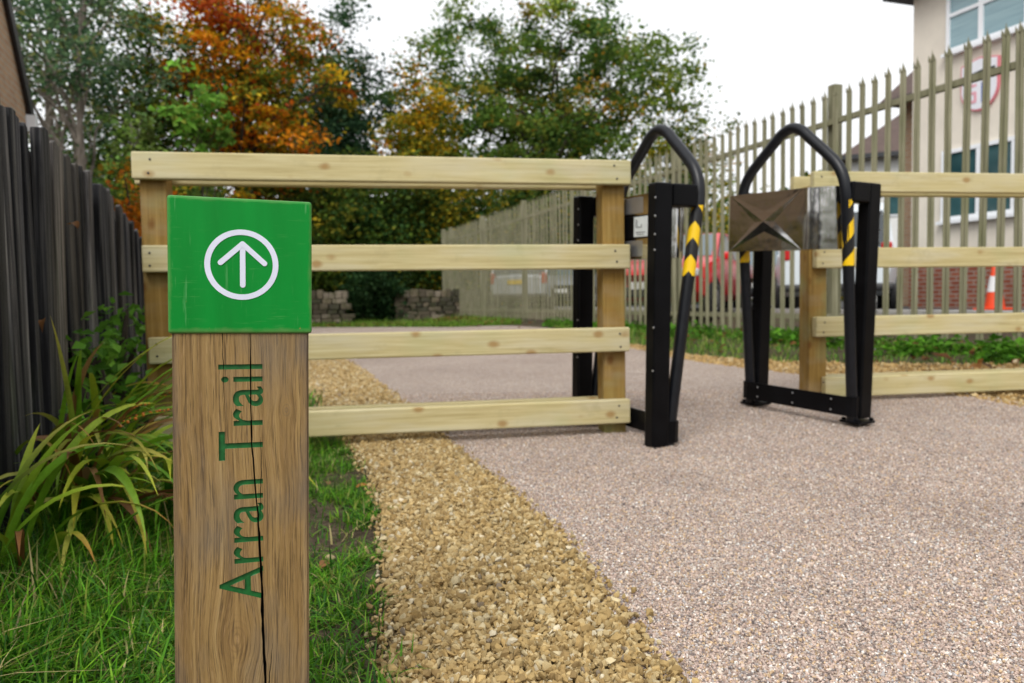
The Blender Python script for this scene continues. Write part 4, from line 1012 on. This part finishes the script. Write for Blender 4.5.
# ------------------------------------------------------------------ cars
def car(label, loc, rz, paint, L=4.0, W=1.74, H=1.48, van=False, group='cars parked beyond the palisade'):
    root = empty('parked_car', loc, rz, label, 'car', group)
    h = L / 2
    if van: top = [(-h, .95), (-h + .05, .98), (h - 1.15, 1.02), (h - .55, .93), (h - .08, .74), (h, .55)]
    else: top = [(-h, .86), (-h + .08, .93), (h - 1.25, .98), (h - .5, .86), (h - .1, .68), (h, .5)]
    xs_ = np.linspace(-h, h, 30); V = []; F = []
    for x in xs_:
        zt = np.interp(x, [p[0] for p in top], [p[1] for p in top]); e = abs(x) / h
        w = W / 2 * (1 - .16 * max(0, e - .72) ** 1.3 / .28 ** 1.3 * .9); zb = .24 + .10 * max(0, e - .85) / .15
        ring = [(0, zb), (w * .82, zb), (w * .96, zb + .10), (w, zb + .32), (w * .985, zt - .16), (w * .93, zt - .04), (w * .80, zt), (0, zt + .025)]
        ring = ring + [(-a, b_) for a, b_ in ring[-2:0:-1]]
        V += [(x, a, b_) for a, b_ in ring]
    nr = 14
    m = MB(); F = [(i * nr + j, i * nr + (j + 1) % nr, (i + 1) * nr + (j + 1) % nr, (i + 1) * nr + j) for i in range(29) for j in range(nr)] + [tuple(range(nr)), tuple(range(30 * nr - 1, 29 * nr - 1, -1))]
    m.add(V, F)
    # cabin
    if van: cab = [(-h + .06, .93, W * .46), (-h + .14, H - .12, W * .41), (-h + .45, H, W * .39), (h - 1.9, H, W * .39), (h - 1.1, .99, W * .45)]
    else: cab = [(-h + .14, .90, W * .455), (-h + .45, H - .10, W * .395), (-h + .85, H, W * .375), (h - 2.0, H - .02, W * .375), (h - 1.15, .95, W * .45)]
    prof = [(c[0], c[1]) for c in cab]
    vs = []
    for c in cab: vs += [(c[0], -c[2], c[1]), (c[0], c[2], c[1])]
    m.add(vs, [(0, 1, 3, 2), (2, 3, 5, 4), (4, 5, 7, 6), (6, 7, 9, 8), (0, 2, 4, 6, 8), (1, 9, 7, 5, 3), (0, 8, 9, 1)])
    m.build('body', paint, root, smooth=True, angle=35)
    def quad(name, a, b_, c, d, mat, off, par=root):
        a, b_, c, d = map(Vector, (a, b_, c, d)); nn = (b_ - a).cross(d - a).normalized() * off
        ctr = (a + b_ + c + d) / 4; q = [ctr + (v - ctr) * .9 + nn for v in (a, b_, c, d)]
        MB().add  # noqa
        mb = MB(); mb.add(q + [v - nn * 1.6 for v in q], [(0, 1, 2, 3), (7, 6, 5, 4), (0, 4, 5, 1), (1, 5, 6, 2), (2, 6, 7, 3), (3, 7, 4, 0)]); return mb.build(name, mat, par)
    V_ = [Vector(v) for v in vs]
    quad('windscreen', V_[8], V_[9], V_[7], V_[6], M['skyglass'], .012); quad('rear_window', V_[1], V_[0], V_[2], V_[3], M['carglass'], .012)
    for s in (0, 1):
        lo0, lo1, hi0, hi1 = V_[0 + s], V_[8 + s], V_[4 + s].lerp(V_[2 + s], .35), V_[6 + s]
        lo0 = lo0.lerp(lo1, .06); lo1 = lo1.lerp(lo0, .04); md0 = lo0.lerp(lo1, .5); md1 = hi0.lerp(hi1, .62)
        f = (lambda *a: a) if s == 0 else (lambda a, b_, c, d: (b_, a, d, c))
        quad('side_window', *f(lo0, md0, md1, hi0), M['carglass'], .012); quad('side_window', *f(md0, lo1, hi1, md1), M['carglass'], .012)
    for sx in (-1, 1):
        for sy_ in (-1, 1):
            x = sx * (h - .78); Mx = Matrix.Translation((x, sy_ * (W / 2 - .10), .31)) @ Matrix.Rotation(R(90) * -sy_, 4, 'X')
            w_ = MB().lathe([(.20, -.09), (.30, -.09), (.31, -.06), (.31, .09), (.295, .115), (.2, .118)], 24, Mx).build('wheel', M['rubber'], root, smooth=True)
            MB().lathe([(.195, .10), (.195, .122), (.15, .112), (.06, .128), (.03, .13)], 20, Mx).build('rim', M['rim'], w_, smooth=True)
            MB().lathe([(.375, .0), (.375, .088), (.33, .097)], 24, Mx).build('wheel_arch', M['trim'], root, smooth=True)
    # front end
    for s in (-1, 1):
        MB().box((h - .13, s * W * .345, .68), (.22, .36, .13)).build('headlight', M['lamp'], root, .04)
        MB().box((-h + .03, s * W * .40, .84 if not van else .92), (.10, .15, .30 if not van else .24)).build('tail_light', M['tail'], root, .03)
        MB().box((h - 1.28, s * W * .53, .97), (.10, .17, .12)).build('mirror', paint, root, .03)
    MB().box((h - .02, 0, .40), (.10, W * .66, .17)).build('grille', M['trim'], root, .03)
    MB().box((h + .02, 0, .50), (.03, .52, .11)).build('number_plate', M['wplate'], root)
    MB().box((-h + .02, 0, .37), (.14, W * .93, .12)).build('rear_bumper', M['trim'], root, .04)
    MB().box((-h - .012, 0, .74), (.03, .52, .12)).build('number_plate', M['yplate'], root)
    return root
def cz(x, y): return float(gz(x, y)) + .006
def place_car(label, px_, Y, rz, paint, **k):
    x = px_ * Y; car(label, (x, Y, cz(x, Y)), rz, paint, **k)
place_car('red hatchback facing the palisade behind the left barrier hoop', (682 - 512) / 780., 13.6, R(-118), M['p_red'], L=3.9, H=1.42)
place_car('dark maroon car beside the red hatchback', (752 - 512) / 780., 19.0, R(-100), M['p_maroon'], L=4.2, H=1.45)
place_car('white car with its tail and yellow number plate towards the palisade', (836 - 512) / 780., 13.7, R(67), M['p_white'], L=3.9, W=1.78, H=1.66, van=True)
place_car('silver car with yellow number plate far along the palisade', (530 - 512) / 780., 23.0, R(80), M['p_silver'], L=4.1, H=1.48)
place_car('grey car parked to the right of the silver car', (574 - 512) / 780., 24.0, R(-105), M['p_grey'], L=4.2, H=1.42)

# ------------------------------------------------------------------ strap leaved plants by the black fence
def strap_leaves(V, F, T, base, az, L, w, th0, th1, col0, col1, n=12, twist=0.0):
    o = len(V); p = np.array(base, float); hd = np.array([math.cos(az), math.sin(az), 0]); sd = np.array([-hd[1], hd[0], 0.])
    for i in range(n + 1):
        t = i / n; th = th0 + (th1 - th0) * t ** 1.4
        d = hd * math.sin(th) + np.array([0, 0, 1.]) * math.cos(th); nn = -hd * math.cos(th) + np.array([0, 0, 1.]) * math.sin(th)
        if i: p = p + d * (L / n)
        ww = w * (.45 + 1.1 * t) if t < .45 else w * (.945 * (1 - ((t - .45) / .55) ** 1.8) + .01)
        s2 = sd * math.cos(twist * t) + nn * math.sin(twist * t)
        V += [tuple(p - s2 * ww / 2 + nn * ww * .16), tuple(p), tuple(p + s2 * ww / 2 + nn * ww * .16)]
        f = min(1, max(0, (t - .35) / .65)) ** 1.1; c = tuple(a * (1 - f) + b_ * f for a, b_ in zip(col0, col1)); T += [c] * 3
    for i in range(n):
        a = o + i * 3; F += [(a, a + 1, a + 4, a + 3), (a + 1, a + 2, a + 5, a + 4)]
GRN = [(.10, .27, .014), (.18, .38, .02), (.045, .15, .010), (.28, .44, .025)]; TIP = [(.55, .46, .05), (.45, .20, .04), (.60, .50, .11), (.24, .40, .03), (.16, .35, .025), (.45, .48, .04)]; DEAD = [(.26, .12, .04), (.20, .09, .03), (.35, .22, .09)]
def strap_plant(label, x, y, specs, seed, seeds=0):
    r_ = random.Random(seed); root = empty('crocosmia_plant', (x, y, float(gz(x, y)) - .01), 0, label, 'plant', 'strap leaved plants by the black fence'); V, F, T = [], [], []
    for (n_, az0, az1, L0, L1, w0, w1, a0, a1, b0, b1, dead) in specs:
        for k in range(n_):
            dd_ = r_.random() < dead
            strap_leaves(V, F, T, (r_.gauss(0, .045), r_.gauss(0, .045), 0), R(r_.uniform(az0, az1)), r_.uniform(L0, L1) * 1.15, r_.uniform(w0, w1) * 1.25, R(r_.uniform(a0, a1)), R(r_.uniform(b0, b1)), r_.choice(DEAD if dd_ else GRN), r_.choice(DEAD if dd_ else TIP), 12, r_.gauss(0, .5))
    mesh_np('foliage', np.array(V), np.array(F), M['strap'], root, tone=np.array(T), smooth=True)
    for k in range(seeds):
        az = R(r_.uniform(-50, 10)); L = r_.uniform(.38, .5); hd = Vector((math.cos(az), math.sin(az), 0)); pts = []
        p = Vector((r_.gauss(0, .05), r_.gauss(0, .05), 0))
        for i in range(11):
            th = R(14) + R(70) * (i / 10) ** 1.2; p = p + (hd * math.sin(th) + Vector((0, 0, math.cos(th)))) * (L / 10); pts.append(p.copy())
        MB().tube(pts, [.0025] * 6 + [.0015] * 5, 5).build('seed_stalk', M['stalk'], root)
        b_ = MB()
        for i in range(9):
            c = pts[6 + i // 2].lerp(pts[min(10, 7 + i // 2)], (i % 2) * .5) + Vector((0, 0, .005)); bmesh.ops.create_icosphere(b_.bm, subdivisions=1, radius=r_.uniform(.0035, .0055), matrix=Matrix.Translation(c))
        b_.build('seed_heads', M['seed'], root, smooth=True)
M['stalk'] = plain('seed_stalk', (.09, .10, .03), .6); M['seed'] = plain('orange_seed', (.55, .16, .012), .5, var=.3, scale=90)
strap_plant('large arching strap leaved clump with yellowing tips at the foot of the fence', -1.10, 1.98, [(20, -85, 20, .36, .56, .015, .024, 8, 40, 95, 155, .08), (22, -130, 70, .28, .45, .012, .022, 5, 25, 70, 130, .1), (8, -60, 0, .35, .5, .014, .024, 20, 45, 120, 160, .5)], 3, 0)
strap_plant('strap leaved clump with browned drooping blades nearest the camera on the left', -1.06, 1.62, [(9, -100, 40, .26, .42, .014, .022, 5, 30, 90, 150, .25), (6, 40, 110, .36, .56, .016, .022, 0, 14, 50, 140, .0)], 5, 0)
strap_plant('taller upright strap leaved clump with orange seed heads further along the fence', -1.45, 2.62, [(22, -100, 60, .38, .62, .014, .022, 4, 26, 80, 150, .1), (14, -60, 30, .3, .5, .012, .02, 10, 40, 100, 160, .2)], 8, 2)
strap_plant('bushy strap leaved clump against the boards behind the largest clump', -1.27, 2.28, [(24, -110, 70, .32, .52, .014, .022, 3, 30, 70, 150, .12)], 15, 1)
strap_plant('loose upright clump of narrow yellowing blades standing against the black boards', -1.27, 2.14, [(16, -80, 50, .5, .68, .010, .017, 2, 22, 40, 120, .15), (8, -60, 20, .45, .6, .012, .018, 8, 25, 90, 150, .3)], 23, 1)
strap_plant('loose sprawling strap leaved clump leaning out over the grass below the fence', -.98, 2.12, [(16, -70, 5, .34, .52, .013, .022, 18, 50, 95, 140, .12)], 19, 0)
strap_plant('leafy clump with orange seed heads beside the left post of the rail fence', -1.62, 3.05, [(12, -110, 30, .35, .55, .018, .028, 2, 25, 50, 120, .08)], 9, 1)
for (x, y, s, lab, sd_) in ((-1.50, 2.72, 1.5, 'tall leafy green weed growing up the black boards behind the strap leaves', 53), (-1.66, 3.22, 1.6, 'tall leafy weed between the black fence end and the rail fence post', 54), (-1.60, 2.85, 1.0, 'broad leaved green weed against the far end of the black fence', 51), (-1.36, 2.32, .7, 'low green weed under the strap leaves by the black fence', 52)):
    bush('weed_plant', lab, 'weed', x, y, (0, 0, .2 * s), (.12 * s, .11 * s, .24 * s), 48, 9, .042 * s ** .5, [(.12, .29, .03, 3), (.18, .38, .045, 2), (.07, .18, .02, 2)], sd_, 'green weeds by the black fence', csize=.2, stems=8)
# curled dead leaves caught on the fence
for (x, y, z, L, rz, lab) in ((-1.275, 2.12, .56, .08, -60, 'brown curled dead leaf caught on the lower black boards'), (-1.385, 2.47, .86, .045, -20, 'small brown dead leaf hanging from a twig near the fence top')):
    V, F, T = [], [], []
    strap_leaves(V, F, T, (0, 0, 0), R(rz), L, .022, R(60), R(185), (.22, .10, .035), (.16, .07, .025), 12, 1.2)
    strap_leaves(V, F, T, (0, 0, 0), R(rz + 170), L * .35, .014, R(70), R(110), (.28, .14, .05), (.2, .1, .04), 8, -.8)
    o = mesh_np('dead_leaf', np.array(V), np.array(F), M['strap'], tone=np.array(T), smooth=True); o.location = (x, y, z); tag(o, lab, 'dead leaf', 'dead leaves on the black fence')
# a few loose stones and leaves that can be told apart
def rock(label, x, y, s, c, seed):
    r0 = np.random.default_rng(seed); V0, F0_ = ico(2); V = V0 * (1 + r0.normal(0, .09, (len(V0), 1))) * np.array(s)
    o = mesh_np('loose_stone', V, F0_, plain('stone_%s' % label.split()[0], c, .9, var=.25, scale=60), smooth=True); o.location = (x, y, float(gz(x, y)) + s[2] * .5); o.rotation_euler = (0, 0, seed); tag(o, label, 'stone', 'loose stones on the bare soil')
rock('dull pink flat stone on bare soil beside the waymarker', -.515, 1.80, (.024, .014, .009), (.30, .19, .16), 2)
rock('yellowish rounded stone on bare soil near the gravel edge', -.435, 1.80, (.012, .010, .008), (.48, .38, .20), 3)
rock('grey stone on bare soil close to the waymarker', -.47, 1.70, (.014, .011, .008), (.16, .16, .17), 4)
for (x, y, c, lab, sd_) in ((-.50, 2.45, (.42, .16, .035), 'orange fallen leaf lying on the edge of the yellow gravel', 1), (-.43, 1.70, (.30, .14, .05), 'brown fallen leaf on grass below the yellowish stone', 2), (-.60, 2.50, (.26, .13, .06), 'reddish fallen leaf on bare soil above the grass patch', 3)):
    V, F, T = [], [], []
    strap_leaves(V, F, T, (0, 0, 0), R(40 * sd_), .04, .024, R(70), R(110), c, c, 8, .4)
    o = mesh_np('fallen_leaf', np.array(V), np.array(F), M['strap'], tone=np.array(T), smooth=True); o.location = (x, y, float(gz(x, y)) + .014); tag(o, lab, 'leaf', 'fallen leaves near the waymarker')

# ------------------------------------------------------------------ camera, light
cd = bpy.data.cameras.new('camera'); cam = bpy.data.objects.new('camera', cd); COL.objects.link(cam)
cd.sensor_width = 36; cd.lens = 780 / 1024 * 36; cd.clip_end = 2000; cd.clip_start = .02
pt = math.atan(41 / 780.); rl = .015
f = Vector((0, math.cos(pt), -math.sin(pt))); u = Vector((0, math.sin(pt), math.cos(pt))); r_ = Vector((1, 0, 0))
r2 = r_ * math.cos(rl) - u * math.sin(rl); u2 = r_ * math.sin(rl) + u * math.cos(rl)
cam.matrix_world = Matrix(((r2.x, u2.x, -f.x, 0), (r2.y, u2.y, -f.y, 0), (r2.z, u2.z, -f.z, .6), (0, 0, 0, 1)))
cd.dof.use_dof = True; cd.dof.focus_distance = 1.03; cd.dof.aperture_fstop = 6.0; cd.dof.aperture_blades = 7
sc.camera = cam
w = bpy.data.worlds.new('World'); sc.world = w; w.use_nodes = True; nt = w.node_tree; bg = nt.nodes['Background']
sky = nt.nodes.new('ShaderNodeTexSky'); sky.sky_type = 'NISHITA'; sky.sun_disc = False; sky.sun_elevation = R(48); sky.sun_rotation = R(200); sky.dust_density = 4; sky.air_density = 1.2
hsv = nt.nodes.new('ShaderNodeHueSaturation'); hsv.inputs['Saturation'].default_value = .12; nt.links.new(sky.outputs[0], hsv.inputs['Color'])
mx = nt.nodes.new('ShaderNodeMix'); mx.data_type = 'RGBA'; mx.inputs[0].default_value = .62; nt.links.new(hsv.outputs[0], mx.inputs[6]); mx.inputs[7].default_value = (9.0, 9.1, 9.3, 1)   # even cloud deck
nt.links.new(mx.outputs[2], bg.inputs[0]); bg.inputs[1].default_value = .122
sl_ = bpy.data.lights.new('sun', 'SUN'); so = bpy.data.objects.new('sun', sl_); COL.objects.link(so)
sl_.energy = 1.35; sl_.angle = R(28); sl_.color = (1, .97, .92)
# sun stands behind and to the right of the camera
az = R(200); el = R(48); d = Vector((math.sin(az) * math.cos(el), math.cos(az) * math.cos(el), math.sin(el)))
so.rotation_euler = d.to_track_quat('Z', 'Y').to_euler(); so.location = (0, -3, 8)
sc.view_settings.view_transform = 'Standard'; sc.view_settings.look = 'None'; sc.view_settings.gamma = 1; sc.view_settings.exposure = .42
try: sc.view_settings.use_curve_mapping = False
except Exception: pass
sc.render.engine = 'CYCLES'; sc.cycles.use_denoising = True; sc.cycles.max_bounces = 6; sc.cycles.transparent_max_bounces = 8; sc.cycles.caustics_reflective = False; sc.cycles.caustics_refractive = False
sc.cycles.sample_clamp_indirect = 6
